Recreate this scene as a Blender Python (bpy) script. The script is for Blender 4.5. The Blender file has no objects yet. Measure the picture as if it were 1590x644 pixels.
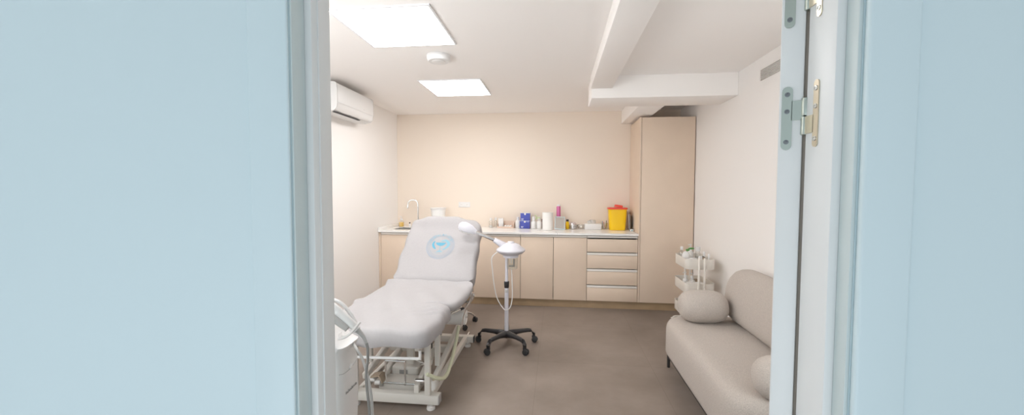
import bpy, bmesh, math, random
from mathutils import Vector, Matrix
random.seed(7)
PI = math.pi
C = bpy.context.scene.collection
sc = bpy.context.scene

# ------------------------------------------------------------------ materials
def mat(name, col, rough=.5, metal=0., noise=0., nscale=20., bump=0., bscale=200., spec=.5, emit=None, es=0., sheen=0., coat=0.):
    m = bpy.data.materials.new(name); m.use_nodes = True
    nt = m.node_tree; b = nt.nodes['Principled BSDF']
    b.inputs['Base Color'].default_value = (*col, 1); b.inputs['Roughness'].default_value = rough
    b.inputs['Metallic'].default_value = metal; b.inputs['Specular IOR Level'].default_value = spec
    if sheen: b.inputs['Sheen Weight'].default_value = sheen
    if coat: b.inputs['Coat Weight'].default_value = coat
    if emit:
        b.inputs['Emission Color'].default_value = (*emit, 1); b.inputs['Emission Strength'].default_value = es
    tc = nt.nodes.new('ShaderNodeTexCoord')
    if noise:
        n = nt.nodes.new('ShaderNodeTexNoise'); n.inputs['Scale'].default_value = nscale; n.inputs['Detail'].default_value = 5
        r = nt.nodes.new('ShaderNodeMapRange'); r.inputs['From Min'].default_value = .3; r.inputs['From Max'].default_value = .7
        r.inputs['To Min'].default_value = 1 - noise; r.inputs['To Max'].default_value = 1 + noise
        mx = nt.nodes.new('ShaderNodeMix'); mx.data_type = 'RGBA'; mx.blend_type = 'MULTIPLY'; mx.inputs[0].default_value = 1
        mx.inputs[6].default_value = (*col, 1)
        nt.links.new(tc.outputs['Object'], n.inputs['Vector']); nt.links.new(n.outputs['Fac'], r.inputs['Value'])
        nt.links.new(r.outputs['Result'], mx.inputs[7]); nt.links.new(mx.outputs[2], b.inputs['Base Color'])
    if bump:
        n2 = nt.nodes.new('ShaderNodeTexNoise'); n2.inputs['Scale'].default_value = bscale; n2.inputs['Detail'].default_value = 3
        bp = nt.nodes.new('ShaderNodeBump'); bp.inputs['Strength'].default_value = bump; bp.inputs['Distance'].default_value = .004
        nt.links.new(tc.outputs['Object'], n2.inputs['Vector']); nt.links.new(n2.outputs['Fac'], bp.inputs['Height'])
        nt.links.new(bp.outputs['Normal'], b.inputs['Normal'])
    return m

def glass(name, tint=(.95, .98, .97), gloss=.12):
    m = bpy.data.materials.new(name); m.use_nodes = True; nt = m.node_tree; nt.nodes.clear()
    o = nt.nodes.new('ShaderNodeOutputMaterial'); t = nt.nodes.new('ShaderNodeBsdfTransparent'); g = nt.nodes.new('ShaderNodeBsdfGlossy')
    t.inputs[0].default_value = (*tint, 1); g.inputs['Roughness'].default_value = .05
    lw = nt.nodes.new('ShaderNodeLayerWeight'); lw.inputs[0].default_value = .35
    ad = nt.nodes.new('ShaderNodeMath'); ad.operation = 'MULTIPLY_ADD'; ad.inputs[1].default_value = .5; ad.inputs[2].default_value = gloss
    mx = nt.nodes.new('ShaderNodeMixShader')
    nt.links.new(lw.outputs['Facing'], ad.inputs[0]); nt.links.new(ad.outputs[0], mx.inputs[0])
    nt.links.new(t.outputs[0], mx.inputs[1]); nt.links.new(g.outputs[0], mx.inputs[2]); nt.links.new(mx.outputs[0], o.inputs[0])
    return m

def floor_mat():
    m = mat('floor_cement_tile', (.2, .16, .13), .42, spec=.4)
    nt = m.node_tree; b = nt.nodes['Principled BSDF']; tc = nt.nodes.new('ShaderNodeTexCoord')
    n1 = nt.nodes.new('ShaderNodeTexNoise'); n1.inputs['Scale'].default_value = 1.6; n1.inputs['Detail'].default_value = 8; n1.inputs['Roughness'].default_value = .62
    rp = nt.nodes.new('ShaderNodeValToRGB')
    rp.color_ramp.elements[0].position = .3; rp.color_ramp.elements[0].color = (*FLOOR_A, 1)
    rp.color_ramp.elements[1].position = .72; rp.color_ramp.elements[1].color = (*FLOOR_B, 1)
    mp = nt.nodes.new('ShaderNodeMapping'); mp.inputs['Location'].default_value = (.145, .35, 0)
    br = nt.nodes.new('ShaderNodeTexBrick'); br.offset = 0; br.inputs['Scale'].default_value = 1
    br.inputs['Brick Width'].default_value = .9; br.inputs['Row Height'].default_value = .9; br.inputs['Mortar Size'].default_value = .0012
    br.inputs['Color1'].default_value = (1, 1, 1, 1); br.inputs['Color2'].default_value = (.955, .955, .955, 1); br.inputs['Mortar'].default_value = (.72, .71, .7, 1)
    mx = nt.nodes.new('ShaderNodeMix'); mx.data_type = 'RGBA'; mx.blend_type = 'MULTIPLY'; mx.inputs[0].default_value = 1
    L = nt.links.new
    L(tc.outputs['Object'], n1.inputs['Vector']); L(n1.outputs['Fac'], rp.inputs[0]); L(tc.outputs['Object'], mp.inputs[0]); L(mp.outputs[0], br.inputs['Vector'])
    L(rp.outputs[0], mx.inputs[6]); L(br.outputs['Color'], mx.inputs[7]); L(mx.outputs[2], b.inputs['Base Color'])
    mr = nt.nodes.new('ShaderNodeMapRange'); mr.inputs['To Min'].default_value = .36; mr.inputs['To Max'].default_value = .6
    L(n1.outputs['Fac'], mr.inputs['Value']); L(mr.outputs['Result'], b.inputs['Roughness'])
    return m

def marble_mat():
    m = mat('white_marble', (.88, .87, .85), .22, spec=.4)
    nt = m.node_tree; b = nt.nodes['Principled BSDF']; tc = nt.nodes.new('ShaderNodeTexCoord')
    n = nt.nodes.new('ShaderNodeTexNoise'); n.inputs['Scale'].default_value = 3.1; n.inputs['Detail'].default_value = 6; n.inputs['Distortion'].default_value = 1.4
    s = nt.nodes.new('ShaderNodeMath'); s.operation = 'SUBTRACT'; s.inputs[1].default_value = .5
    a = nt.nodes.new('ShaderNodeMath'); a.operation = 'ABSOLUTE'
    n2 = nt.nodes.new('ShaderNodeTexNoise'); n2.inputs['Scale'].default_value = 5.
    ad = nt.nodes.new('ShaderNodeMath'); ad.operation = 'MULTIPLY_ADD'; ad.inputs[1].default_value = .30; ad.inputs[2].default_value = -.118
    sm = nt.nodes.new('ShaderNodeMath'); sm.operation = 'ADD'
    rp = nt.nodes.new('ShaderNodeValToRGB'); e = rp.color_ramp.elements
    e[0].position = 0; e[0].color = (.42, .42, .45, 1); e[1].position = .012; e[1].color = (.88, .87, .85, 1)
    L = nt.links.new
    L(tc.outputs['Object'], n.inputs['Vector']); L(tc.outputs['Object'], n2.inputs['Vector']); L(n.outputs['Fac'], s.inputs[0]); L(s.outputs[0], a.inputs[0])
    L(n2.outputs['Fac'], ad.inputs[0]); L(a.outputs[0], sm.inputs[0]); L(ad.outputs[0], sm.inputs[1]); L(sm.outputs[0], rp.inputs[0]); L(rp.outputs[0], b.inputs['Base Color'])
    return m

def stained_fabric(name, col, spots):
    """woven upholstery with a few greyer worn marks at fixed places on the seat"""
    m = mat(name, col, .95, noise=.15, nscale=210, bump=.6, bscale=300, sheen=.1)
    nt = m.node_tree; b = nt.nodes['Principled BSDF']; tc = nt.nodes.new('ShaderNodeTexCoord'); L = nt.links.new
    cur = b.inputs['Base Color'].links[0].from_socket
    for (p, sx, sy, k) in spots:
        mp = nt.nodes.new('ShaderNodeMapping'); mp.vector_type = 'TEXTURE'
        mp.inputs['Location'].default_value = p; mp.inputs['Scale'].default_value = (sx, sy, .2)
        g = nt.nodes.new('ShaderNodeTexGradient'); g.gradient_type = 'SPHERICAL'
        n = nt.nodes.new('ShaderNodeTexNoise'); n.inputs['Scale'].default_value = 28; n.inputs['Detail'].default_value = 4
        mu = nt.nodes.new('ShaderNodeMath'); mu.operation = 'MULTIPLY'
        mr = nt.nodes.new('ShaderNodeMapRange'); mr.inputs['From Min'].default_value = .22; mr.inputs['From Max'].default_value = .5
        mr.inputs['To Max'].default_value = k
        mx = nt.nodes.new('ShaderNodeMix'); mx.data_type = 'RGBA'; mx.inputs[7].default_value = (.16, .14, .13, 1)
        L(tc.outputs['Object'], mp.inputs[0]); L(mp.outputs[0], g.inputs[0]); L(tc.outputs['Object'], n.inputs['Vector'])
        L(g.outputs['Fac'], mu.inputs[0]); L(n.outputs['Fac'], mu.inputs[1]); L(mu.outputs[0], mr.inputs['Value'])
        L(mr.outputs['Result'], mx.inputs[0]); L(cur, mx.inputs[6]); cur = mx.outputs[2]
    L(cur, b.inputs['Base Color'])
    return m

FLOOR_A = (.20, .163, .138); FLOOR_B = (.32, .265, .228)
M = dict(
    wall=mat('white_wall_paint', (.90, .878, .86), .8, bump=.05, bscale=90),
    ceil=mat('ceiling_paint', (.92, .893, .872), .85, bump=.04, bscale=80),
    beige=mat('beige_wall_paint', (.82, .725, .63), .75, bump=.04, bscale=90),
    hall=mat('pale_blue_paint', (.66, .76, .79), .42, bump=.03, bscale=60, spec=.35),
    frame=mat('frame_lacquer', (.78, .785, .78), .38, spec=.4),
    rev=mat('shaded_frame_reveal', (.60, .67, .67), .45),
    cab=mat('beige_laminate', (.75, .615, .495), .5, noise=.03, nscale=3, spec=.35),
    cabbody=mat('laminate_edge', (.40, .37, .34), .6),
    plinth=mat('oak_plinth', (.43, .31, .19), .55, noise=.08, nscale=8),
    rail=mat('white_grip_rail', (.80, .77, .73), .35),
    marble=marble_mat(), floor=floor_mat(),
    chrome=mat('chrome', (.82, .82, .82), .14, 1.), steel=mat('brushed_steel', (.62, .62, .6), .32, 1.),
    steelb=mat('zinc_hinge_steel', (.50, .54, .49), .3, 1.), brass=mat('yellow_zinc', (.72, .64, .5), .32, 1.),
    darkst=mat('screw_shadow', (.25, .26, .27), .4, 1.),
    white=mat('white_plastic', (.76, .755, .75), .35), whitem=mat('white_enamel', (.70, .675, .63), .38),
    offw=mat('offwhite_plastic', (.78, .765, .745), .45), cream=mat('cream_enamel', (.83, .79, .73), .4),
    lav=mat('cool_white_gloss_plastic', (.66, .65, .70), .3, coat=.15),
    grey=mat('grey_cable', (.27, .26, .25), .5), lgrey=mat('light_grey_plastic', (.46, .45, .44), .4),
    mgrey=mat('mid_grey_plastic', (.33, .32, .31), .5),
    black=mat('black_plastic', (.025, .024, .026), .28), rubber=mat('black_rubber', (.03, .03, .032), .6),
    blackm=mat('black_metal', (.03, .03, .03), .45),
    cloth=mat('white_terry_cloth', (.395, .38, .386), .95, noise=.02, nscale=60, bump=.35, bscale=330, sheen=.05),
    vinyl=mat('white_vinyl', (.78, .76, .74), .5),
    logo=mat('sky_blue_print', (.22, .405, .49), .9), logol=mat('pale_blue_print', (.29, .355, .43), .9),
    logod=mat('blue_print', (.11, .33, .45), .9),
    hose=mat('pale_green_hose', (.68, .70, .52), .35), paper=mat('white_paper', (.83, .82, .80), .9, bump=.1, bscale=150),
    sofa=stained_fabric('beige_boucle', (.51, .455, .41), [((.98, 2.70, .42), .15, .12, .45), ((1.08, 2.28, .42), .10, .13, .32), ((1.06, 2.62, .42), .1, .1, .3)]),
    lamp=mat('led_diffuser', (.9, .9, .9), .5, emit=(1., .985, .975), es=12.5),
    lampf=mat('lamp_frame_white', (.8, .8, .82), .4),
    dark=mat('dark_slot', (.05, .05, .05), .7), tan=mat('tan_rubber', (.38, .30, .22), .7),
    gapshade=mat('taupe_gap_shade', (.34, .30, .26), .7), vent=mat('vent_backing', (.10, .10, .10), .8), vsl=mat('vent_slat_white', (.88, .86, .84), .45),  # the taupe is the shade of the hinge gap as a colour
    yellow=mat('yellow_plastic', (.90, .58, .005), .35), red=mat('red_plastic', (.80, .075, .045), .35),
    pink=mat('pink_aluminium', (.62, .17, .37), .3, .3), blue=mat('blue_card', (.065, .085, .40), .5),
    print_=mat('white_print', (.72, .76, .84), .6), gold=mat('yellow_print', (.85, .62, .2), .6),
    mirror=mat('mirror_glass', (.62, .58, .54), .12, .85), silver=mat('silver_foil', (.72, .68, .70), .25, .7, bump=.5, bscale=40),
    wood=mat('pink_acrylic', (.74, .58, .48), .35), soap=mat('yellow_soap', (.92, .62, .16), .25), brown=mat('brown_plastic', (.10, .05, .04), .4),
    green=mat('leaf_green', (.10, .30, .07), .5), lgreen=mat('light_green_print', (.45, .62, .25), .5), teal=mat('teal_gel', (.16, .33, .36), .25),
    glass=glass('clear_glass', (.98, .985, .97), .06), plast=glass('clear_plastic', (.95, .95, .94), .10), bot=mat('translucent_white_plastic', (.80, .80, .79), .35),
    magA=mat('magazine_dark', (.13, .11, .13), .4, noise=.5, nscale=45), magB=mat('magazine_teal', (.12, .22, .25), .4, noise=.4, nscale=40),
    magC=mat('magazine_warm', (.45, .28, .22), .4, noise=.4, nscale=50), cotton=mat('white_cotton', (.82, .81, .79), .95, bump=.6, bscale=90),
    amber=mat('amber_glass', (.45, .30, .14), .2), pencA=mat('pencil_blue', (.12, .2, .38), .5), pencB=mat('pencil_red', (.5, .12, .14), .5),
    lblue=mat('ice_blue_plastic', (.60, .74, .78), .3),
)

# ------------------------------------------------------------------ mesh helpers
def crom(pts, n=8):
    P = [Vector(p) for p in pts]
    if len(P) < 3: return P
    Q = [P[0] * 2 - P[1]] + P + [P[-1] * 2 - P[-2]]
    out = []
    for i in range(1, len(Q) - 2):
        for k in range(n):
            t = k / n
            a, b, c, d = Q[i - 1], Q[i], Q[i + 1], Q[i + 2]
            out.append(.5 * ((2 * b) + (c - a) * t + (2 * a - 5 * b + 4 * c - d) * t * t + (3 * b - a - 3 * c + d) * t ** 3))
    out.append(P[-1]); return out

class MB:
    def __init__(s): s.bm = bmesh.new()
    def _merge(s, t, mtx=None):
        me = bpy.data.meshes.new('tmp')
        if mtx is not None: bmesh.ops.transform(t, matrix=mtx, verts=t.verts)
        t.to_mesh(me); t.free(); s.bm.from_mesh(me); bpy.data.meshes.remove(me); return s
    def box(s, lo, hi, bev=0., seg=2, mtx=None):
        t = bmesh.new(); bmesh.ops.create_cube(t, size=1)
        lo, hi = Vector(lo), Vector(hi); c = (lo + hi) / 2; d = hi - lo
        for v in t.verts: v.co = Vector((v.co.x * d.x, v.co.y * d.y, v.co.z * d.z)) + c
        if bev: bmesh.ops.bevel(t, geom=t.edges[:], offset=min(bev, .49 * min(d)), segments=seg, affect='EDGES', profile=.5, clamp_overlap=True)
        return s._merge(t, mtx)
    def bar(s, p0, p1, w, h, bev=.004, up=(0, 0, 1)):
        """rectangular tube from p0 to p1 (w across, h along up)"""
        p0, p1 = Vector(p0), Vector(p1); d = p1 - p0; L = d.length; d.normalize()
        x = d.cross(Vector(up));
        if x.length < 1e-4: x = d.cross(Vector((0, 1, 0)))
        x.normalize(); z = x.cross(d)
        m = Matrix((x, d, z)).transposed().to_4x4(); m.translation = (p0 + p1) / 2
        return s.box((-w / 2, -L / 2, -h / 2), (w / 2, L / 2, h / 2), bev, 2, m)
    def lathe(s, prof, c=(0, 0, 0), n=24, axis='z', mtx=None, sx=1., sy=1.):
        t = bmesh.new(); rings = []
        for r, z in prof:
            if r < 1e-5: rings.append([t.verts.new((0, 0, z))])
            else: rings.append([t.verts.new((r * sx * math.cos(2 * PI * k / n), r * sy * math.sin(2 * PI * k / n), z)) for k in range(n)])
        for a, b in zip(rings, rings[1:]):
            for k in range(n):
                k2 = (k + 1) % n
                if len(a) == 1 and len(b) == 1: continue
                if len(a) == 1: t.faces.new((a[0], b[k2], b[k]))
                elif len(b) == 1: t.faces.new((a[k], a[k2], b[0]))
                else: t.faces.new((a[k], a[k2], b[k2], b[k]))
        closed = tuple(prof[0]) == tuple(prof[-1])
        if len(rings[0]) > 1 and not closed: t.faces.new(rings[0][::-1])
        if len(rings[-1]) > 1 and not closed: t.faces.new(rings[-1])
        if closed: bmesh.ops.remove_doubles(t, verts=t.verts[:], dist=1e-6)
        m = Matrix.Translation(Vector(c))
        if axis == 'x': m = m @ Matrix.Rotation(PI / 2, 4, 'Y')
        if axis == 'y': m = m @ Matrix.Rotation(-PI / 2, 4, 'X')
        if mtx is not None: m = mtx @ m
        bmesh.ops.recalc_face_normals(t, faces=t.faces[:])
        return s._merge(t, m)
    def cyl(s, p0, p1, r, r1=None, n=16, bev=0.):
        p0, p1 = Vector(p0), Vector(p1); d = p1 - p0; L = d.length
        m = Matrix.Translation(p0) @ d.to_track_quat('Z', 'Y').to_matrix().to_4x4()
        r1 = r if r1 is None else r1; b = min(bev, L * .4, r * .6)
        pr = [(r, 0), (r1, L)] if not b else [(0, 0), (r - b, 0), (r - .3 * b, .3 * b), (r, b), (r1, L - b), (r1 - .3 * b, L - .3 * b), (r1 - b, L), (0, L)]
        return s.lathe(pr, n=n, mtx=m)
    def tube(s, pts, r, n=8, smooth=6, taper=None, flat=1.):
        P = crom(pts, smooth) if smooth else [Vector(p) for p in pts]
        t = bmesh.new(); rings = []; prev = None
        for i, p in enumerate(P):
            d = (P[min(i + 1, len(P) - 1)] - P[max(i - 1, 0)]).normalized()
            if prev is None: x = d.orthogonal().normalized()
            else: x = (prev - d * prev.dot(d)).normalized()
            prev = x; y = d.cross(x)
            rr = r if taper is None else r + (taper - r) * i / (len(P) - 1)
            rings.append([t.verts.new(p + (x * math.cos(2 * PI * k / n) + y * math.sin(2 * PI * k / n) * flat) * rr) for k in range(n)])
        for a, b in zip(rings, rings[1:]):
            for k in range(n): t.faces.new((a[k], a[(k + 1) % n], b[(k + 1) % n], b[k]))
        t.faces.new(rings[0][::-1]); t.faces.new(rings[-1])
        bmesh.ops.recalc_face_normals(t, faces=t.faces[:])
        return s._merge(t)
    def slab(s, hx, hy, rp, prof, f=None, seg=10, side=14):
        """stack of rounded rectangles: prof = [(inset, z), ...] from the bottom centre round to the top centre"""
        def ring(d):
            ax, ay = hx - d, hy - d; r = max(min(rp - d * .6, ax, ay), .12 * min(ax, ay)); out = []
            for (cx, cy, a0, (ex, ey)) in ((ax - r, ay - r, 0, (-1, 0)), (-ax + r, ay - r, PI / 2, (0, -1)), (-ax + r, -ay + r, PI, (1, 0)), (ax - r, -ay + r, 1.5 * PI, (0, 1))):
                for k in range(seg + 1):
                    a = a0 + PI / 2 * k / seg; out.append((cx + r * math.cos(a), cy + r * math.sin(a)))
                L = 2 * (ax - r) if ex else 2 * (ay - r); x0, y0 = out[-1]
                for k in range(1, side): out.append((x0 + ex * L * k / side, y0 + ey * L * k / side))
            return out
        t = bmesh.new(); R = [[t.verts.new((x, y, z)) for x, y in ring(d)] for d, z in prof]
        n = len(R[0])
        for a, b in zip(R, R[1:]):
            for k in range(n): t.faces.new((a[k], a[(k + 1) % n], b[(k + 1) % n], b[k]))
        t.faces.new(R[0][::-1]); t.faces.new(R[-1])
        bmesh.ops.recalc_face_normals(t, faces=t.faces[:])
        if f:
            for v in t.verts: v.co = Vector(f(*v.co))
        return s._merge(t)
    def loft(s, secs, n=28, e=2.6):
        """superelliptic sections (cx, cy, z, hx, hy)"""
        t = bmesh.new(); R = []
        for cx, cy, z, hx, hy in secs:
            r = []
            for k in range(n):
                a = 2 * PI * k / n; ca, sa = math.cos(a), math.sin(a)
                r.append(t.verts.new((cx + hx * abs(ca) ** (2 / e) * (1 if ca >= 0 else -1), cy + hy * abs(sa) ** (2 / e) * (1 if sa >= 0 else -1), z)))
            R.append(r)
        for a, b in zip(R, R[1:]):
            for k in range(n): t.faces.new((a[k], a[(k + 1) % n], b[(k + 1) % n], b[k]))
        t.faces.new(R[0][::-1]); t.faces.new(R[-1])
        bmesh.ops.recalc_face_normals(t, faces=t.faces[:])
        return s._merge(t)
    def ball(s, c, rx, ry=None, rz=None, n=18):
        t = bmesh.new(); bmesh.ops.create_uvsphere(t, u_segments=n, v_segments=max(6, n // 2), radius=1)
        ry = ry or rx; rz = rz or rx
        for v in t.verts: v.co = Vector((v.co.x * rx + c[0], v.co.y * ry + c[1], v.co.z * rz + c[2]))
        return s._merge(t)
    def poly(s, pts, th, mtx=None):
        """flat outline (x, y) given thickness th in +z"""
        t = bmesh.new(); a = [t.verts.new((x, y, 0)) for x, y in pts]; b = [t.verts.new((x, y, th)) for x, y in pts]; n = len(pts)
        t.faces.new(a[::-1]); t.faces.new(b)
        for k in range(n): t.faces.new((a[k], a[(k + 1) % n], b[(k + 1) % n], b[k]))
        bmesh.ops.recalc_face_normals(t, faces=t.faces[:])
        return s._merge(t, mtx)
    def build(s, name, m, parent=None, off=None, ang=35):
        """parent: authored in world metres, stored relative to the thing's base"""
        if off is None and parent is not None: off = LOC[parent.name]
        off = Vector(off if off is not None else (0, 0, 0))
        bmesh.ops.translate(s.bm, vec=-off, verts=s.bm.verts)
        me = bpy.data.meshes.new(name); s.bm.to_mesh(me); s.bm.free()
        me.materials.append(m); me.shade_smooth(); me.set_sharp_from_angle(angle=math.radians(ang))
        o = bpy.data.objects.new(name, me); C.objects.link(o)
        if parent is not None: o.parent = parent
        else: o.location = off
        LOC[o.name] = off
        return o

LOC = {}
def tag(o, label, cat, group=None, kind=None):
    o['label'] = label; o['category'] = cat
    if group: o['group'] = group
    if kind: o['kind'] = kind
    return o
def thing(name, label, cat, loc, group=None, kind=None):
    o = bpy.data.objects.new(name, None); C.objects.link(o); o.location = loc; o.empty_display_size = .1
    LOC[o.name] = Vector(loc); return tag(o, label, cat, group, kind)
def struct(mb, name, m, label, cat, parent=None):
    o = mb.build(name, m, parent)
    return tag(o, label, cat, kind='structure')
def dup(root, loc, label, group=None):
    r = root.copy(); C.objects.link(r); r.location = loc; r['label'] = label
    if group: r['group'] = group
    for ch in root.children:
        c = ch.copy(); C.objects.link(c); c.parent = r
        for g in ch.children:
            d = g.copy(); C.objects.link(d); d.parent = c
    return r

# ------------------------------------------------------------------ the room
XL, XR, YF, YB, ZC = -2.21, 1.555, .75, 5.40, 2.432
b = MB().box((-2.6, -1.6, -.1), (2.6, YB + .12, 0)); struct(b, 'floor', M['floor'], 'brown-grey cement tile floor of the treatment room', 'floor')
b = MB().box((XL - .12, YF, 0), (XL, YB, ZC)); struct(b, 'wall_left', M['wall'], 'white wall behind the bed with the air conditioner', 'wall')
b = MB().box((XR, YF, 0), (XR + .12, YB, ZC)); struct(b, 'wall_right', M['wall'], 'white wall behind the sofa with the vent grille', 'wall')
b = MB().box((XL - .12, YB, 0), (XR + .12, YB + .12, ZC)); struct(b, 'wall_back', M['beige'], 'beige wall above the marble worktop', 'wall')
b = MB().box((-2.6, .663, 0), (-.464, YF, ZC)).box((.449, .663, 0), (2.6, YF, ZC)).box((-.464, .663, 2.12), (.449, YF, ZC))
struct(b, 'wall_front', M['hall'], 'pale blue corridor wall either side of the doorway', 'wall')
b = MB().box((-2.6, YF, ZC), (2.6, YB + .12, ZC + .12)); struct(b, 'ceiling', M['ceil'], 'white ceiling of the treatment room', 'ceiling')
b = MB().box((-2.6, -1.6, 2.5), (2.6, YF, 2.6)); struct(b, 'ceiling_corridor', M['ceil'], 'white corridor ceiling above the doorway', 'ceiling')
b = MB().box((.29, YF, 2.315), (.483, 3.73, ZC), .006); struct(b, 'ceiling_beam', M['ceil'], 'white boxed ceiling beam running away from the doorway', 'ceiling beam')
b = MB().box((.30, 3.731, 2.232), (XR, 4.13, ZC), .006); struct(b, 'ceiling_beam', M['ceil'], 'white boxed ceiling beam running across to the right wall', 'ceiling beam')
b = MB().box((.818, 4.131, 2.262), (1.075, YB, ZC), .004); struct(b, 'ceiling_beam', M['ceil'], 'short white boxed beam over the tall beige cabinet', 'ceiling beam')

# ---- door frame, casing and door
fr = thing('door_1', 'white door frame with an inward opened door leaf on steel hinges', 'door', (0, .72, 0), kind='structure')
b = MB()
b.box((.430, .690, 0), (.449, YF + .012, 2.12), .002).box((-.464, .700, 0), (-.447, YF + .012, 2.12), .002).box((-.447, .695, 2.1), (.430, YF + .012, 2.12), .002)
b.box((-.4475, .718, 0), (-.4445, .724, 2.1), .001)
b.build('door_jamb', M['frame'], fr)
b = MB()
b.box((.4495, .650, 0), (.520, .6628, 2.12), .005, 3).box((-.540, .662 - .006, 0), (-.4645, .6628, 2.12), .003, 3)
b.box((-.540, .652, 2.121), (.520, .6628, 2.19), .004)
b.build('door_casing', M['hall'], fr)
b = MB().box((.4432, .6630, 0), (.4488, .6898, 2.1), .001).box((-.4638, .6630, 0), (-.4602, .6998, 2.1), .001)
b.build('shaded_frame_reveal', M['rev'], fr)  # shade of the reveal put into a darker grey-green
th = math.radians(119); ld = Vector((-math.cos(th), math.sin(th), 0)); ln = Vector((-ld.y, ld.x, 0))   # ln points to the room-left side
H = Vector((.4275, .766, 0))
mm = Matrix((ld, ln, (0, 0, 1))).transposed().to_4x4(); mm.translation = H
b = MB().box((0.002, 0, .008), (.80, .036, 2.09), .003, 2, mm); b.build('door_leaf', M['frame'], fr)
MB().box((.4325, .772, .01), (.449, .778, 2.09), .001).build('gap_shade_strip', M['gapshade'], fr)  # added strip, painted dark to stand for shade between leaf and jamb
def stadium(w, h, n=8):
    r = w / 2; return [(r * math.cos(PI * k / n), h / 2 - r + r * math.sin(PI * k / n)) for k in range(n + 1)] + [(r * math.cos(PI + PI * k / n), -h / 2 + r + r * math.sin(PI + PI * k / n)) for k in range(n + 1)]
def hinge(zc):
    hg = MB()
    # leaf on the door edge (edge plane: ln x z, facing -ld)
    me = Matrix((ln, Vector((0, 0, 1)), -ld)).transposed().to_4x4(); me.translation = H + ln * .0235 + Vector((0, 0, zc)) - ld * -.002
    hg.poly(stadium(.016, .112), .0022, me)
    hg.poly([(-.024, -.004), (-.006, -.004), (-.006, .030), (-.024, .030)], .0022, me)
    # knuckle
    kx = Vector((.4325, .7665, 0))
    hg.cyl(kx + Vector((0, 0, zc - .031)), kx + Vector((0, 0, zc + .001)), .0075, n=16, bev=.0015).cyl(kx + Vector((0, 0, zc + .0025)), kx + Vector((0, 0, zc + .034)), .0075, n=16, bev=.0015)
    o = hg.build('hinge', M['steelb'], fr)
    # leaf on the jamb (plane x = .43, facing -x)
    mj = Matrix((Vector((0, 1, 0)), Vector((0, 0, 1)), Vector((-1, 0, 0)))).transposed().to_4x4(); mj.translation = Vector((.4302, .733, zc + .001))
    MB().poly(stadium(.013, .112), .0022, mj).poly([(.005, -.031), (.032, -.031), (.032, -.001), (.005, -.001)], .0022, mj).build('jamb_plate', M['brass'], o)
    for k, zz in enumerate((.042, .012, -.042)):
        MB().lathe([(0, 0), (.0042, 0), (.0042, .0012), (.0022, .0014), (.0015, .0006), (0, .0006)], (0, 0, .0022), 14, mtx=me @ Matrix.Translation((0, zz, 0))).build('screw', M['darkst'], o)
        MB().lathe([(0, 0), (.0042, 0), (.0042, .0012), (.0022, .0014), (.0015, .0006), (0, .0006)], (0, 0, .0022), 14, mtx=mj @ Matrix.Translation((0, zz, 0))).build('screw', M['steel'], o)
hinge(1.538); hinge(1.753)

# ---- ceiling fittings
def panel(x0, x1, y0, y1, label):
    t = thing('ceiling_light', label, 'ceiling light', ((x0 + x1) / 2, (y0 + y1) / 2, ZC), 'square LED ceiling panels')
    f = .012; z0 = ZC - .010
    MB().box((x0, y0, z0), (x1, y0 + f, ZC - .0005)).box((x0, y1 - f, z0), (x1, y1, ZC - .0005)).box((x0, y0 + f, z0), (x0 + f, y1 - f, ZC - .0005)).box((x1 - f, y0 + f, z0), (x1, y1 - f, ZC - .0005)).build('frame', M['lampf'], t)
    MB().box((x0 + f, y0 + f, z0 + .002), (x1 - f, y1 - f, ZC - .001)).build('diffuser', M['lamp'], t)
panel(-1.318, -.71, 2.20, 2.815, 'large bright square ceiling panel nearest the doorway')
panel(-1.315, -.712, 3.71, 4.335, 'smaller looking bright ceiling panel nearest the beige back wall')
t = thing('smoke_detector', 'round white smoke detector between the two ceiling panels', 'smoke detector', (-.912, 3.05, ZC))
MB().lathe([(0, 0), (.090, 0), (.092, -.004), (.090, -.022), (.086, -.040), (.078, -.046), (0, -.046)], (-.912, 3.05, ZC - .0005), 32).build('housing', M['white'], t)
MB().lathe([(0, 0), (.052, 0), (.052, -.003), (.044, -.0065), (0, -.0065)], (-.912, 3.05, ZC - .0472), 28).build('sensor_cover', M['offw'], t)

t = thing('vent_grille', 'long slatted air vent grille high on the right wall', 'vent', (XR, 3.0, 2.29))
y0, y1, z0, z1 = 2.66, 3.345, 2.252, 2.335
MB().box((XR - .003, y0, z0), (XR - .001, y1, z1)).build('backing', M['vent'], t)
for k in range(8):
    z = z0 + .004 + k * .0107
    MB().bar((XR - .0055, y0, z), (XR - .0055, y1, z), .004, .0056, .0005).build('slat', M['vsl'], t)

# ---- air conditioner
t = thing('air_conditioner', 'white wall-mounted air conditioner under the ceiling on the left wall', 'air conditioner', (XL, 3.86, 2.116))
y0, y1 = 3.495, 4.225
b = MB(); pr = [(XL + .001, 2.385), (-2.035, 2.385), (-2.012, 2.378), (-2.002, 2.362), (-1.998, 2.31), (-1.998, 2.195), (-2.006, 2.150), (-2.03, 2.128), (-2.09, 2.116), (XL + .001, 2.122)]
mm = Matrix(((1, 0, 0, 0), (0, 0, 1, 0), (0, 1, 0, 0), (0, 0, 0, 1)))
b.poly([(x, z) for x, z in pr], y1 - y0 - .024, Matrix.Translation((0, y0 + .012, 0)) @ mm); b.build('housing', M['white'], t, ang=30)
for ya, yb in ((y0, y0 + .0115), (y1 - .0115, y1)):
    MB().poly([(XL + .001, 2.388)] + [(x + .002, z + .002) for x, z in pr[1:6]] + [(x + .001, z - .001) for x, z in pr[6:]], yb - ya, Matrix.Translation((0, ya, 0)) @ mm).build('end_cap', M['white'], t)
MB().box((-1.9975, y0 + .013, 2.2), (-1.9935, y1 - .013, 2.362), .0012).build('front_panel', M['white'], t)
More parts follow.
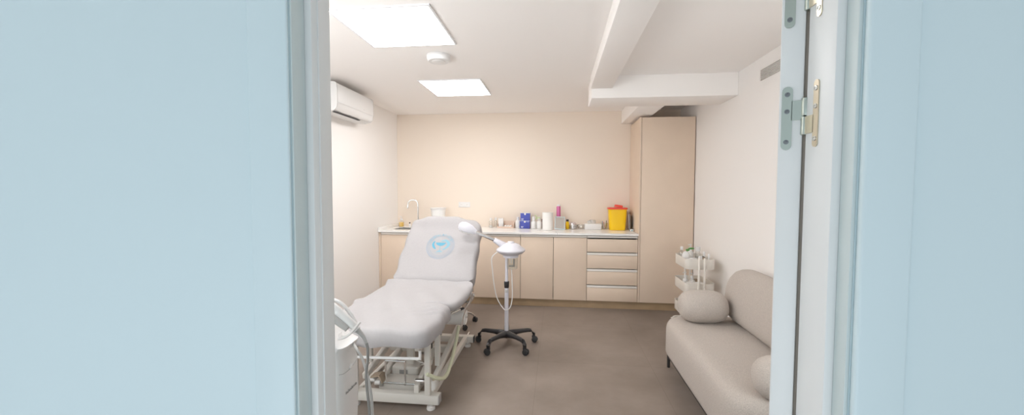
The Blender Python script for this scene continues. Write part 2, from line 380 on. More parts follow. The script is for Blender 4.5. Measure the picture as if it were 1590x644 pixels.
MB().poly([(-1.9975, 2.192), (-1.9945, 2.192), (-2.003, 2.148), (-2.020, 2.131), (-2.022, 2.134), (-2.006, 2.150)], y1 - y0 - .05, Matrix.Translation((0, y0 + .025, 0)) @ mm).build('louver', M['white'], t)
MB().box((-2.062, y0 + .03, 2.1165), (-2.036, y1 - .22, 2.1205), 0, 1).build('air_outlet', M['dark'], t)
MB().box((-1.9932, 4.0, 2.225), (-1.9925, 4.014, 2.229)).build('indicator_lamp', M['lgrey'], t)

# ---- base cabinets, worktop, tall cabinet
YD = 4.78; ZB, ZT = .097, .842
b = MB().box((XL + .002, 4.825, 0), (XR - .002, 4.84, ZB - .002)); o = b.build('baseboard_back', M['plinth']); tag(o, 'oak coloured plinth board under the beige cabinets', 'plinth', kind='structure')
def cabinet(x0, x1, doors, label, filler=None, drawers=0):
    t = thing('base_cabinet' if not drawers else 'drawer_cabinet', label, 'cabinet', ((x0 + x1) / 2, 5.0, ZB))
    MB().box((x0 + .001, YD + .021, ZB), (x0 + .018, YB - .002, .868)).box((x1 - .018, YD + .021, ZB), (x1 - .001, YB - .002, .868)).box((x0 + .018, YD + .025, ZB), (x1 - .018, YB - .002, ZB + .018)).box((x0 + .018, YB - .012, ZB + .018), (x1 - .018, YB - .002, .868)).build('body', M['cabbody'], t)
    xs = x0 if filler is None else filler
    MB().box((xs + .002, YD + .004, ZT + .003), (x1 - .002, YD + .02, .868), .002).build('grip_rail', M['rail'], t)
    if filler is not None: MB().box((x0 + .001, YD, ZB), (filler - .002, YD + .019, .868), .001).build('filler_panel', M['cab'], t)
    if drawers:
        h = (.868 - ZB) / drawers
        for k in range(drawers):
            za = ZB + k * h + .0015; zb = ZB + (k + 1) * h - .0015
            d = MB().box((x0 + .002, YD, za), (x1 - .002, YD + .019, zb - .036), .001).build('drawer', M['cab'], t)
            if k < drawers - 1: MB().box((x0 + .002, YD + .003, zb - .034), (x1 - .002, YD + .02, zb - .006), .003).build('grip_rail', M['rail'], d)
    else:
        n = doors; w = (x1 - xs) / n
        for k in range(n): MB().box((xs + k * w + .0026, YD, ZB), (xs + (k + 1) * w - .0026, YD + .019, ZT), .001).build('door', M['cab'], t)
    return t
cabinet(XL + .002, -1.009, 2, 'beige sink cabinet at the left end behind the bed', filler=-2.183)
cabinet(-1.009, -.434, 1, 'beige single-door cabinet right behind the white facial steamer')
cabinet(-.434, .352, 2, 'beige double-door cabinet between the steamer and the drawers')
cabinet(.352, .935, 0, 'beige cabinet with four drawers and white grip rails', drawers=4)
t = thing('tall_cabinet', 'tall plain beige cabinet reaching up to the ceiling beam', 'cabinet', (1.24, 5.1, ZB))
MB().box((.938, YD, ZB), (.9545, YB - .002, 2.236)).box((.955, YD + .022, 2.218), (XR - .003, YB - .002, 2.236)).box((XR - .02, YD + .022, ZB), (XR - .003, YB - .002, 2.218)).box((.955, YD + .025, ZB), (XR - .02, YB - .002, ZB + .018)).build('body', M['cab'], t)
MB().box((.959, YD, ZB), (XR - .012, YD + .019, 2.236), .001).build('door', M['cab'], t)

sx0, sx1, sy0, sy1 = -2.08, -1.66, 4.885, 5.16
b = MB(); x0, x1, y0, y1, z0, z1 = XL + .003, .936, 4.755, YB - .003, .876, .90
b.box((x0, y0, z0), (sx0, y1, z1)).box((sx1, y0, z0), (x1, y1, z1)).box((sx0, y0, z0), (sx1, sy0, z1)).box((sx0, sy1, z0), (sx1, y1, z1))
b.box((x0, y0, z1), (x0 + .018, y1, z1 + .035), .002)
o = b.build('worktop', M['marble']); tag(o, 'long white marble worktop with dark veins along the back wall', 'worktop')
b = MB(); w = .003
b.box((sx0 + .002, sy0 + .002, .75), (sx1 - .002, sy1 - .002, .753)).box((sx0 + .002, sy0 + .002, .753), (sx0 + .002 + w, sy1 - .002, .897)).box((sx1 - .002 - w, sy0 + .002, .753), (sx1 - .002, sy1 - .002, .897)).box((sx0 + .005, sy0 + .002, .753), (sx1 - .005, sy0 + .002 + w, .897)).box((sx0 + .005, sy1 - .002 - w, .753), (sx1 - .005, sy1 - .002, .897))
t = thing('sink_basin', 'rectangular steel sink basin sunk in the marble worktop', 'sink', (-1.87, 5.02, .75))
b.build('bowl', M['steel'], t); MB().lathe([(0, 0), (.03, 0), (.03, .003), (.02, .004), (0, .002)], (-1.87, 5.02, .7532), 20).build('drain', M['chrome'], t)

# tap
t = thing('tap', 'tall chrome swan-neck tap beside the sink', 'tap', (-1.87, 5.26, .90))
MB().lathe([(0, 0), (.026, 0), (.026, .006), (.021, .01), (.019, .075), (.013, .085), (0, .085)], (-1.87, 5.26, .9005), 20).build('body', M['chrome'], t)
pts = [(-1.87, 5.26, .98), (-1.87, 5.26, 1.1), (-1.87, 5.26, 1.19)]
for k in range(1, 9):
    a = PI * k / 8; pts.append((-1.935 + .065 * math.cos(a), 5.26 - .028 * (1 - math.cos(a)) / 2, 1.20 + .065 * math.sin(a)))
pts.append((-2.002, 5.23, 1.175))
MB().tube(pts, .0105, 12, 5).build('spout', M['chrome'], t)
MB().cyl((-2.002, 5.23, 1.178), (-2.003, 5.23, 1.15), .0135, n=14, bev=.002).build('aerator', M['chrome'], t)
MB().tube([(-1.85, 5.25, .945), (-1.82, 5.235, .955), (-1.80, 5.225, .97)], .006, 8, 4).build('lever', M['chrome'], t)

# wall socket
t = thing('wall_socket', 'white double wall socket above the worktop on the beige wall', 'socket', (-1.26, YB, 1.20))
MB().box((-1.342, YB - .010, 1.163), (-1.182, YB - .001, 1.235), .003).build('plate', M['white'], t)
for xx in (-1.302, -1.222):
    s_ = MB().lathe([(0, 0), (.024, 0), (.026, .002), (.021, .003), (.019, .001), (0, .001)], (xx, YB - .0102, 1.199), 20, mtx=None, axis='y').build('outlet', M['offw'], t)
    MB().cyl((xx - .007, YB - .0133, 1.199), (xx - .007, YB - .0113, 1.199), .0026, n=8).cyl((xx + .007, YB - .0133, 1.199), (xx + .007, YB - .0113, 1.199), .0026, n=8).build('pin_hole', M['dark'], s_)

# ---- things on the worktop
ZW = .9008
def lathe_thing(name, label, cat, x, y, parts, z=ZW, group=None, n=20):
    t = thing(name, label, cat, (x, y, z), group)
    for pn, prof, mm_ in parts: MB().lathe(prof, (x, y, z), n).build(pn, mm_, t)
    return t
def bottle(name, label, x, y, r, h, neck, cap_h, body_m, cap_m, z=ZW, cat='bottle', liquid=None, pump=False, group=None):
    parts = [('body', [(0, 0), (r * .92, 0), (r, .004), (r, h * .80), (r * .85, h * .88), (neck, h * .94), (neck, h), (0, h)], body_m)]
    t = lathe_thing(name, label, cat, x, y, parts, z, group, 18)
    if liquid: MB().lathe([(0, .004), (r * .9, .004), (r * .9, h * liquid[0]), (0, h * liquid[0])], (x, y, z), 16).build('contents', liquid[1], t)
    if pump:
        MB().lathe([(0, h + .0005), (neck * 1.25, h + .0005), (neck * 1.25, h + cap_h * .45), (.004, h + cap_h * .5), (.004, h + cap_h * .85), (.009, h + cap_h * .85), (.009, h + cap_h), (0, h + cap_h)], (x, y, z), 14).cyl((x, y, z + h + cap_h * .93), (x - .03, y - .012, z + h + cap_h * .90), .0045, .0035, 8).build('pump', cap_m, t)
    else: MB().lathe([(0, h + .0005), (neck * 1.2, h + .0005), (neck * 1.2, h + cap_h * .9), (neck, h + cap_h), (0, h + cap_h)], (x, y, z), 16).build('cap', cap_m, t)
    return t
bottle('soap_bottle', 'clear soap dispenser half full of yellow soap at the left wall', -2.095, 5.235, .036, .085, .014, .055, M['plast'], M['white'], liquid=(.72, M['soap']), pump=True, cat='soap dispenser')
bottle('small_bottle', 'tiny dark brown bottle beside the yellow soap', -1.995, 5.28, .012, .04, .008, .018, M['bot'], M['brown'])
# white box lid poking up behind the backrest
t = thing('storage_box', 'white lidded box on the worktop showing above the backrest', 'box', (-1.565, 5.18, ZW))
MB().loft([(-1.565, 5.18, ZW, .075, .07), (-1.565, 5.18, ZW + .20, .09, .085), (-1.565, 5.18, ZW + .245, .094, .088)], 32, 2.5).build('body', M['bot'], t)
MB().loft([(-1.565, 5.18, ZW + .246, .101, .095), (-1.565, 5.18, ZW + .258, .103, .097), (-1.565, 5.18, ZW + .266, .094, .088), (-1.565, 5.18, ZW + .269, .06, .055)], 32, 2.5).build('lid', M['white'], t)
bottle('cosmetic_bottle', 'slim clear bottle with white cap, leftmost right of the backrest', -.88, 5.30, .026, .095, .012, .032, M['plast'], M['white'], liquid=(.3, M['bot']))
bottle('cosmetic_bottle', 'clear bottle with white cap beside the acrylic tray', -.815, 5.31, .026, .098, .012, .034, M['plast'], M['white'])
# tray with cotton pads and a white tub
t = thing('cotton_tray', 'pink acrylic tray holding loose cotton pads', 'tray', (-.665, 5.28, ZW))
x0, x1, y0, y1 = -.782, -.563, 5.22, 5.345
MB().box((x0, y0, ZW), (x1, y1, ZW + .006), .001).box((x0, y0, ZW + .006), (x0 + .004, y1, ZW + .055)).box((x1 - .004, y0, ZW + .006), (x1, y1, ZW + .075)).box((x0, y1 - .004, ZW + .006), (x1, y1, ZW + .09)).box((x0, y0, ZW + .006), (x1, y0 + .004, ZW + .022)).build('tray', M['wood'], t)
for k in range(9):
    x = -.68 + (k % 3) * .036; y = 5.247 + (k // 3) * .03
    o = MB().ball((0, 0, 0), .017, .016, .014, 12).build('cotton_ball', M['cotton'], off=(0, 0, 0)); o.location = (x, y, ZW + .0215)
    tag(o, 'small white cotton ball lying in the pink acrylic tray', 'cotton ball', 'cotton balls in the acrylic tray')
t = thing('white_carton', 'tall white carton standing in the left end of the acrylic tray', 'box', (-.738, 5.27, ZW + .0065))
MB().box((-.770, 5.245, ZW + .0065), (-.706, 5.295, ZW + .122), .002).build('carton', M['white'], t); MB().box((-.771, 5.244, ZW + .1225), (-.705, 5.296, ZW + .128), .001).build('lid', M['offw'], t)
bottle('lotion_bottle', 'opaque white lotion bottle left of the two blue boxes', -.515, 5.27, .034, .112, .015, .034, M['bot'], M['white'])
# two blue boxes, stacked
def bluebox(z, dx, label):
    x0, x1, y0, y1 = -.476 + dx, -.351 + dx, 5.215, 5.30; h = .101
    t = thing('blue_carton', label, 'box', ((x0 + x1) / 2, 5.26, z), 'stacked blue cartons')
    MB().box((x0, y0, z), (x1, y1, z + h - .004), .0015).build('carton', M['blue'], t)
    MB().box((x0, y0, z + h - .0038), (x1, y1, z + h), .001).build('lid_edge', M['print_'], t)
    xc = (x0 + x1) / 2
    MB().lathe([(0, 0), (.012, 0), (.012, .0008), (0, .0008)], (xc - .002, y0 - .0009, z + h - .014), 16, axis='y').build('round_mark', M['print_'], t)
    MB().lathe([(0, 0), (.006, 0), (.006, .0004), (0, .0004)], (xc - .002, y0 - .0015, z + h - .012), 12, axis='y').build('round_mark', M['gold'], t)
    b = MB()
    for (xa, wd, zz, hh) in ((x0 + .012, .020, .024, .005), (x0 + .034, .008, .024, .005), (x0 + .012, .012, .016, .004), (x0 + .026, .014, .016, .004), (x0 + .012, .026, .0085, .003)):
        b.box((xa, y0 - .0008, z + zz), (xa + wd, y0 - .0001, z + zz + hh))
    b.build('printed_text', M['print_'], t)
    return t, xc, y0
bluebox(ZW, -.003, 'lower dark blue carton of the stacked pair')
o, xc, yb_ = bluebox(ZW + .1015, 0, 'upper dark blue carton of the stacked pair')
b = MB()
z = ZW + .088
for dx, w2 in ((.014, .004), (.022, .004), (.032, .004), (.040, .004), (.047, .004)):
    b.bar((xc + dx - .003, yb_ - .0014, z - .006), (xc + dx - .0005 + (.003 if w2 else 0), yb_ - .0014, z + .006), .0006, .0018, 0)
bl = [q for q in bpy.data.objects if q.name.startswith('blue_carton')][0]
b.build('printed_letters', M['print_'], bl)
# two spray bottles, green print
for k, (x, y, lab) in enumerate(((-.305, 5.235, 'clear spray bottle with a leafy green label right of the blue boxes'), (-.232, 5.245, 'clear spray bottle nearest the white paper roll'))):
    t = bottle('spray_bottle', lab, x, y, .034, .105, .016, .05, M['bot'], M['white'], cat='bottle', group=None)
    if k == 0: MB().tube([(x + .028, y - .030, ZW + .115), (x + .040, y - .034, ZW + .150), (x + .02, y - .030, ZW + .178)], .006, 8, 5, flat=.5).tube([(x + .045, y - .036, ZW + .135), (x + .075, y - .034, ZW + .150), (x + .082, y - .03, ZW + .135)], .006, 8, 5, flat=.5).build('green_sprig', M['lgreen'], t)
bottle('dark_bottle', 'dark amber bottle behind the paper roll', -.19, 5.315, .03, .10, .014, .02, M['brown'], M['brown'])
# paper towel roll
t = thing('paper_towel_roll', 'thick white paper towel roll standing on the worktop', 'paper roll', (-.118, 5.10, ZW))
MB().lathe([(.018, 0), (.066, 0), (.068, .002), (.068, .218), (.066, .22), (.018, .22), (.018, 0)], (-.118, 5.10, ZW), 36).build('paper', M['paper'], t)
MB().lathe([(.0155, .002), (.0175, .002), (.0175, .219), (.0155, .219), (.0155, .002)], (-.118, 5.10, ZW), 20).build('core', M['tan'], t)
# pink can
lathe_thing('hairspray_can', 'tall pink spray can with white cap behind the mirror', 'spray can', .018, 5.27, [('can', [(0, 0), (.024, 0), (.027, .004), (.027, .285), (.022, .292), (0, .292)], M['pink']), ('cap', [(0, .2925), (.023, .2925), (.023, .305), (.020, .314), (0, .314)], M['white'])], n=24)
# mirror
mx = Matrix.Translation((.033, 5.09, ZW + .0045)) @ Matrix.Rotation(math.radians(9), 4, 'Z') @ Matrix.Rotation(math.radians(-14), 4, 'X') @ Matrix.Rotation(math.radians(3), 4, 'Y')
t = thing('table_mirror', 'small rectangular tilted mirror with pale frame beside the paper roll', 'mirror', (.033, 5.09, ZW))
MB().box((-.064, -.004, 0), (.064, .004, .166), .002, 2, mx).build('frame', M['lblue'], t)
MB().box((-.057, -.0055, .012), (.057, -.0042, .158), .0005, 1, mx).build('glass', M['mirror'], t)
MB().bar(mx @ Vector((0, .0045, .13)), (.045, 5.19, ZW + .0075), .03, .004, .001).build('easel_leg', M['lblue'], t)
# small yellow bottle
bottle('nail_oil_bottle', 'small yellow bottle with black cap right of the mirror', .132, 5.235, .022, .098, .014, .026, M['yellow'], M['black'])
# foil dome dish
t = thing('glass_jar', 'round glass jar heaped with silver foil packets', 'jar', (.205, 5.255, ZW))
MB().lathe([(0, 0), (.05, 0), (.053, .003), (.054, .052), (.050, .052), (.049, .005), (0, .004)], (.205, 5.255, ZW), 28).build('bowl', M['plast'], t)
MB().lathe([(0, .006), (.046, .006), (.046, .050), (.043, .07), (.028, .086), (0, .093)], (.205, 5.255, ZW), 24).build('contents', M['silver'], t)
MB().lathe([(.0545, .048), (.057, .050), (.057, .057), (.0545, .058), (.0545, .048)], (.205, 5.255, ZW), 28).build('rim', M['steel'], t)
t = thing('clear_dish', 'low clear plastic dish between foil jar and tissue box', 'dish', (.305, 5.27, ZW))
MB().lathe([(0, 0), (.04, 0), (.048, .045), (.046, .058), (.044, .056), (.045, .044), (.037, .004), (0, .004)], (.305, 5.27, ZW), 26).build('bowl', M['plast'], t)
# tissue box
t = thing('tissue_box', 'low white tissue box with a tissue sticking out', 'tissue box', (.455, 5.25, ZW))
MB().box((.353, 5.19, ZW), (.56, 5.31, ZW + .072), .003).build('box', M['white'], t)
b = MB(); pts = []
tb = bmesh.new(); R = []
for j in range(7):
    r = []
    for k in range(17):
        u = -1 + k / 8; v = j / 6
        r.append(tb.verts.new((.445 + u * (.045 + .012 * v) + .006 * math.sin(9 * u + 2 * v), 5.25 + .012 * math.sin(7 * u + 3 * v) * (.3 + v), ZW + .0722 + (.058 - .022 * u * u - .008 * abs(math.sin(5 * u))) * v)))
    R.append(r)
for a, c in zip(R, R[1:]):
    for k in range(16): tb.faces.new((a[k], a[k + 1], c[k + 1], c[k]))
geom = bmesh.ops.solidify(tb, geom=tb.faces[:], thickness=.0015)
b._merge(tb); b.build('tissue', M['paper'], t)
# glass with pencils
lathe_thing('pencil_glass', 'clear glass tumbler of pencils beside the yellow bin', 'glass', .605, 5.26, [('tumbler', [(0, 0), (.034, 0), (.036, .004), (.039, .085), (.0375, .085), (.0345, .006), (0, .005)], M['glass'])], n=24)
for k, (dx, dy, tx, ty, L, mt, lab) in enumerate(((-.016, 0, -.030, 0, .118, 'pencA', 'leftmost blue cosmetic pencil leaning in the glass'), (-.006, .01, -.004, .016, .120, 'white', 'white pencil upright in the glass'), (.004, -.012, -.014, -.014, .112, 'pencB', 'red cosmetic pencil in the glass'), (.016, .004, .026, .004, .125, 'black', 'dark pencil leaning right in the glass'))):
    p0 = Vector((.605 + dx, 5.26 + dy, ZW + .0075)); p1 = Vector((.605 + tx, 5.26 + ty, ZW + L))
    t = thing('cosmetic_pencil', lab, 'pencil', p0, 'pencils in the glass'); d = (p1 - p0)
    MB().cyl(p0, p0 + d * .88, .0036, n=8).build('barrel', M[mt], t); MB().cyl(p0 + d * .882, p1, .0034, .001, 8).build('tip', M['wood'], t)
# yellow sharps bin with red lid
bx, by = .757, 5.22
t = thing('sharps_bin', 'bright yellow sharps bin with red lid on the worktop', 'bin', (bx, by, ZW))
MB().loft([(bx, by, ZW, .094, .074), (bx, by, ZW + .004, .098, .078), (bx, by, ZW + .20, .110, .09), (bx, by, ZW + .262, .114, .093)], 40, 4.5).build('bin', M['yellow'], t)
MB().loft([(bx, by, ZW + .2625, .120, .099), (bx, by, ZW + .266, .123, .102), (bx, by, ZW + .280, .123, .102), (bx, by, ZW + .284, .117, .096)], 40, 4.5).build('lid', M['red'], t)
mx = Matrix.Translation((bx + .012, by - .01, ZW + .2845)) @ Matrix.Rotation(math.radians(7), 4, 'Y')
MB().loft([(0, 0, -.003, .052, .055), (0, 0, .022, .050, .053), (0, 0, .030, .046, .049), (0, 0, .032, .03, .03)], 28, 4).bm.free()
b = MB(); tb = MB().loft([(0, 0, .004, .052, .055), (0, 0, .024, .050, .053), (0, 0, .031, .046, .049), (0, 0, .033, .03, .03)], 28, 4)
bmesh.ops.transform(tb.bm, matrix=mx, verts=tb.bm.verts); tb.build('drop_flap', M['red'], t)
# magazines leaning beside the bin
def magazine(x, y, w, h, tilt, mt, label, yaw=80):
    t = thing('brochure', label, 'brochure', (x, y, ZW), 'brochures beside the yellow bin')
    m_ = Matrix.Translation((x, y, ZW + .001)) @ Matrix.Rotation(math.radians(yaw), 4, 'Z') @ Matrix.Rotation(math.radians(tilt), 4, 'X')
    MB().box((-w / 2, -.004, 0), (w / 2, -.001, h), .0006, 1, m_).build('cover', M[mt], t); MB().box((-w / 2 + .001, -.0008, .001), (w / 2 - .001, .003, h - .001), 0, 1, m_).build('pages', M['paper'], t)
magazine(.897, 5.135, .13, .205, -3, 'magA', 'dark patterned brochure standing nearest the worktop front', 80)
magazine(.917, 5.20, .12, .195, -2, 'magB', 'teal brochure behind the dark brochure by the cabinet side', 84)
magazine(.905, 5.335, .10, .235, -3, 'magC', 'warm brown brochure farthest back beside the yellow bin', 84)
t = thing('plug_adapter', 'tiny white plug adapter at the right end of the worktop', 'plug', (.905, 5.02, ZW))
MB().box((.885, 5.0, ZW), (.925, 5.04, ZW + .03), .006).build('housing', M['white'], t); MB().lathe([(0, 0), (.009, 0), (.009, .003), (0, .003)], (.905, 4.9965, ZW + .016), 14, axis='y').build('socket_face', M['teal'], t)

# ------------------------------------------------------------------ treatment bed
CX = -1.045
bed = thing('treatment_bed', 'white electric treatment bed with raised backrest and steel lifting frame', 'treatment bed', (CX, 2.9, 0))
W_ = M['whitem']
b = MB().bar((-1.36, 2.45, .072), (-.738, 2.45, .072), .06, .062, .006); b.build('front_foot_bar', W_, bed)
b = MB().bar((-1.36, 3.49, .072), (-.734, 3.49, .072), .06, .055, .004); rb = b.build('rear_foot_bar', W_, bed)
MB().box((-.7335, 3.462, .046), (-.728, 3.518, .099), .002).build('end_cap', M['black'], rb)
MB().box((-.7375, 2.422, .043), (-.734, 2.478, .101), .002).build('end_cap', M['lgrey'], bed)
for x, y in ((-.795, 2.45), (-1.30, 2.45), (-1.30, 3.49), (-.79, 3.49)):
    MB().lathe([(0, 0), (.026, 0), (.028, .004), (.026, .022), (.012, .026), (.010, .043), (0, .043)], (x, y, 0.0005), 20).build('foot', M['offw'], bed)
for x in (-.80, -1.28):
    MB().bar((x, 2.482, .085), (x, 3.458, .085), .034, .045, .004).build('base_rail', W_, bed)
    MB().bar((x, 2.53, .15), (x, 3.30, .30), .034, .042, .005).build('lift_arm', W_, bed)
    MB().bar((x + (.10 if x < -1 else -.115), 2.60, .115), (x + (.10 if x < -1 else -.115), 3.00, .225), .034, .045, .005).build('lift_arm', W_, bed)
    MB().bar((x, 2.405, .12), (x, 2.405, .47), .036, .03, .003, (0, 1, 0)).build('post', W_, bed)
    MB().bar((x, 2.615, .215), (x, 2.615, .47), .034, .03, .003, (0, 1, 0)).build('post', W_, bed)
    MB().bar((x, 3.24, .315), (x, 3.24, .468), .030, .03, .003, (0, 1, 0)).build('post', W_, bed)
    MB().bar((x, 2.22, .484), (x, 3.30, .484), .034, .03, .004).build('bed_rail', W_, bed)
    MB().box((x - .0185, 2.43, .40), (x + .0185, 2.455, .45), .004).build('pivot_block', M['black'], bed)
    MB().box((x - .018, 2.64, .41), (x + .018, 2.665, .46), .004).build('pivot_block', M['black'], bed)
MB().bar((-1.26, 2.92, .205), (-.82, 2.92, .205), .05, .05, .005).build('cross_bar', W_, bed)
MB().bar((-1.265, 2.26, .488), (-.815, 2.26, .488), .03, .03, .004).build('cross_bar', W_, bed)
MB().bar((-1.265, 3.29, .488), (-.815, 3.29, .488), .03, .03, .004).build('cross_bar', W_, bed)
MB().bar((-1.035, 2.74, .13), (-1.035, 2.74, .50), .05, .042, .004, (0, 1, 0)).build('centre_post', W_, bed)
MB().cyl((-1.035, 3.0, .14), (-1.035, 2.80, .36), .028, n=16, bev=.004).cyl((-1.035, 2.80, .36), (-1.035, 2.72, .42), .014, n=12).build('actuator', M['lgrey'], bed)
MB().box((-1.185, 2.535, .058), (-.905, 2.66, .118), .006).build('control_box', W_, bed)
mt_ = MB().box((-1.155, 2.675, .06), (-.96, 2.80, .165), .018, 3).build('motor_box', W_, bed)
MB().box((-1.095, 2.6735, .112), (-1.035, 2.6748, .140)).build('rating_label', M['mgrey'], mt_)
MB().tube([(-1.125, 2.515, .125), (-1.125, 2.515, .262), (-1.118, 2.515, .272), (-1.0, 2.515, .272), (-.992, 2.515, .262), (-.992, 2.515, .125), (-.992, 2.515, .124)], .0065, 10, 4).build('foot_switch_hoop', M['chrome'], bed)
MB().tube([(-1.17, 2.515, .125), (-1.0, 2.515, .124), (-.86, 2.515, .122)], .005, 8, 3).build('pedal_rod', M['chrome'], bed)
pd = MB().bar((-1.21, 2.50, .175), (-1.15, 2.50, .188), .07, .008, .002, (0, 0, 1)).bar((-1.148, 2.50, .188), (-1.128, 2.50, .14), .07, .008, .002, (1, 0, 0)).build('foot_pedal', M['tan'], bed)
MB().cyl((-1.235, 2.50, .15), (-1.19, 2.50, .15), .017, n=14, bev=.003).cyl((-1.19, 2.50, .13), (-1.155, 2.50, .13), .014, n=12, bev=.002).build('pedal_roller', M['offw'], pd)
MB().box((-1.205, 2.51, .104), (-1.15, 2.56, .13), .004).build('bracket', W_, bed)
MB().box((-.905, 2.44, .1035), (-.873, 2.475, .155), .003).build('bracket', W_, bed)
MB().cyl((-.905, 2.47, .170), (-.835, 2.47, .172), .014, n=14, bev=.003).build('pedal_roller', M['chrome'], bed)
MB().box((-.845, 2.485, .1035), (-.775, 2.56, .155), .01, 3).build('bracket', M['offw'], bed)
MB().cyl((-.80, 2.52, .156), (-.80, 2.52, .178), .009, n=10).build('screw_knob', M['brass'], bed)
MB().tube([(-1.36, 2.20, .425), (-1.1, 2.20, .428), (-.80, 2.20, .435), (-.782, 2.20, .438), (-.777, 2.20, .448), (-.777, 2.20, .485)], .0085, 10, 5).build('towel_rod', M['white'], bed)
MB().tube([(-.755, 3.02, .345), (-.745, 2.9, .27), (-.735, 2.72, .19), (-.73, 2.56, .165), (-.755, 2.45, .205), (-.80, 2.385, .26)], .0125, 10, 6).build('hose', M['hose'], bed)
MB().tube([(-1.0, 2.60, .27), (-.93, 2.63, .225), (-.86, 2.64, .20), (-.84, 2.62, .24)], .004, 8, 6).tube([(-.95, 2.70, .17), (-.90, 2.64, .205), (-.86, 2.60, .235)], .003, 6, 5).build('wire', M['offw'], bed)
MB().tube([(-.79, 3.0, .530), (-.71, 3.02, .535), (-.655, 3.02, .552), (-.638, 3.02, .585), (-.638, 3.02, .60)], .008, 10, 5).build('armrest_bracket', M['chrome'], bed)
MB().tube([(-.638, 3.02, .612), (-.660, 3.01, .55), (-.690, 3.0, .50), (-.712, 2.99, .43), (-.718, 2.985, .36)], .017, 10, 6, taper=.006, flat=.45).build('armrest_lever', M['chrome'], bed)
kn = MB().tube([(-.79, 2.70, .525), (-.74, 2.75, .53), (-.69, 2.82, .54)], .006, 8, 5).build('release_lever', M['chrome'], bed)
MB().cyl((-.690, 2.82, .540), (-.672, 2.842, .545), .0085, n=12, bev=.002).build('knob', M['black'], kn)
MB().bar((-.80, 2.70, .515), (-.80, 3.15, .515), .03, .03, .004).bar((-1.28, 2.70, .515), (-1.28, 3.15, .515), .03, .03, .004).build('seat_bracket', W_, bed)
MB().tube([(-1.21, 3.10, .394), (-.70, 3.10, .394)], .007, 8, 0).tube([(-1.21, 3.10, .394), (-1.21, 3.10, .478)], .006, 8, 0).build('roll_holder', M['chrome'], bed)
wl = MB().cyl((-.815, 3.575, .035), (-.775, 3.575, .035), .034, n=20, bev=.006).build('transport_wheel', M['rubber'], bed)
MB().bar((-.80, 3.522, .075), (-.795, 3.585, .088), .012, .03, .002).build('wheel_fork', M['chrome'], wl)
o = None
# paper roll slung under the seat
pr_ = thing('couch_roll', 'white paper roll slung under the right side of the bed', 'paper roll', (-.93, 3.10, .33))
MB().lathe([(.02, -.22), (.058, -.222), (.061, -.215), (.061, .21), (.057, .216), (.05, .205), (.035, .218), (.02, .21), (.02, -.22)], (-.93, 3.10, .394), 32, axis='x').build('paper', M['offw'], pr_)

# cushions (inside the fitted covers)
AL = math.radians(38); HY, HZ = 3.205, .655
def back_map(u, v, n):     # u across, v up the backrest from the hinge, n out of the cushion
    return (CX + .02 - .05 * v / .76 + u, HY + v * math.cos(AL) - n * math.sin(AL), HZ + v * math.sin(AL) + n * math.cos(AL))
MB().slab(.31, .335, .07, [(.3, -.085), (.012, -.085), (0, -.07), (0, -.035), (.012, -.022), (.3, -.022)], lambda x, y, z: back_map(x, y + .385, z), 4, 3).build('backrest_cushion', M['vinyl'], bed)
MB().slab(.31, .235, .07, [(.2, -.078), (.012, -.078), (0, -.07), (0, -.045), (.012, -.032), (.2, -.032)], lambda x, y, z: (CX + x, 2.392 + y, .628 + z), 4, 3).build('leg_cushion', M['vinyl'], bed)
MB().slab(.31, .225, .05, [(.2, -.046), (.006, -.046), (0, -.044), (0, -.030), (.006, -.026), (.2, -.026)], lambda x, y, z: (CX + x, 2.935 + y, .631 + z), 4, 3).build('seat_cushion', M['vinyl'], bed)
p0, p1 = Vector(back_map(-.22, .06, -.125)), Vector(back_map(-.22, .70, -.125))
for sx in (-.22, .22): MB().bar(back_map(sx, .06, -.128), back_map(sx, .70, -.128), .03, .025, .003, (1, 0, 0)).build('backrest_rail', W_, bed)
MB().cyl((CX, 3.29, .47), back_map(0, .42, -.145), .018, n=14).build('backrest_strut', M['lgrey'], bed)

def nz(x, y, s=1.):
    return (math.sin(7.1 * x * s + 3.3 * y * s) + math.sin(11.7 * y * s - 4.9 * x * s + 1.3) + .6 * math.sin(19 * x * s + 13 * y * s + .7)) / 2.6
tbl = [(.34, -.108), (.10, -.108), (.025, -.112), (.004, -.108), (-.002, -.085), (-.002, -.055), (.003, -.030), (.012, -.013), (.028, -.004), (.05, -.001)] + [(.05 + k * .026, 0) for k in range(1, 11)]
def fback(x, y, z):
    v = y + .385; u = x
    if z > -.06 and v < .12: z *= max(0, min(1, (v - .02) / .08))
    if z > -.06:
        hump = max(0, min(1, (v - .60) / .13)); hump = hump * hump * (3 - 2 * hump) * max(0, 1 - max(0, (abs(u + .03) - .15) / .09)) ; hump = min(1, hump)
        z2 = z + .028 * hump + .0055 * nz(u * 1.3, v) + .0035 * math.sin(26 * u + 11 * v + 3 * math.sin(9 * v)) * (abs(u) / .345) ** 1.5 + .004 * (1 - (u / .345) ** 2)
    else: z2 = z + .004 * nz(u * 2, v * 2)
    k = 1 + .030 * nz(0, v * 2.1 + (3 if u > 0 else 0)) * (abs(u) / .345)
    if v > .66: k *= 1 - .03 * ((v - .66) / .11)
    if v < .02: z2 -= .012 * (1 - v / .02) if v > 0 else .02
    vv = v + (.012 * hump if z > -.06 else 0)
    return (u * k, vv, z2)
# ---
cv = thing('fitted_cover', 'white terry cover with a blue emblem stretched over the raised backrest', 'bed cover', back_map(0, 0, -.1), 'fitted bed covers')
MB().slab(.347, .388, .075, tbl, lambda x, y, z: back_map(*fback(x, y, z)), 10, 26).build('cloth', M['cloth'], cv, ang=60)
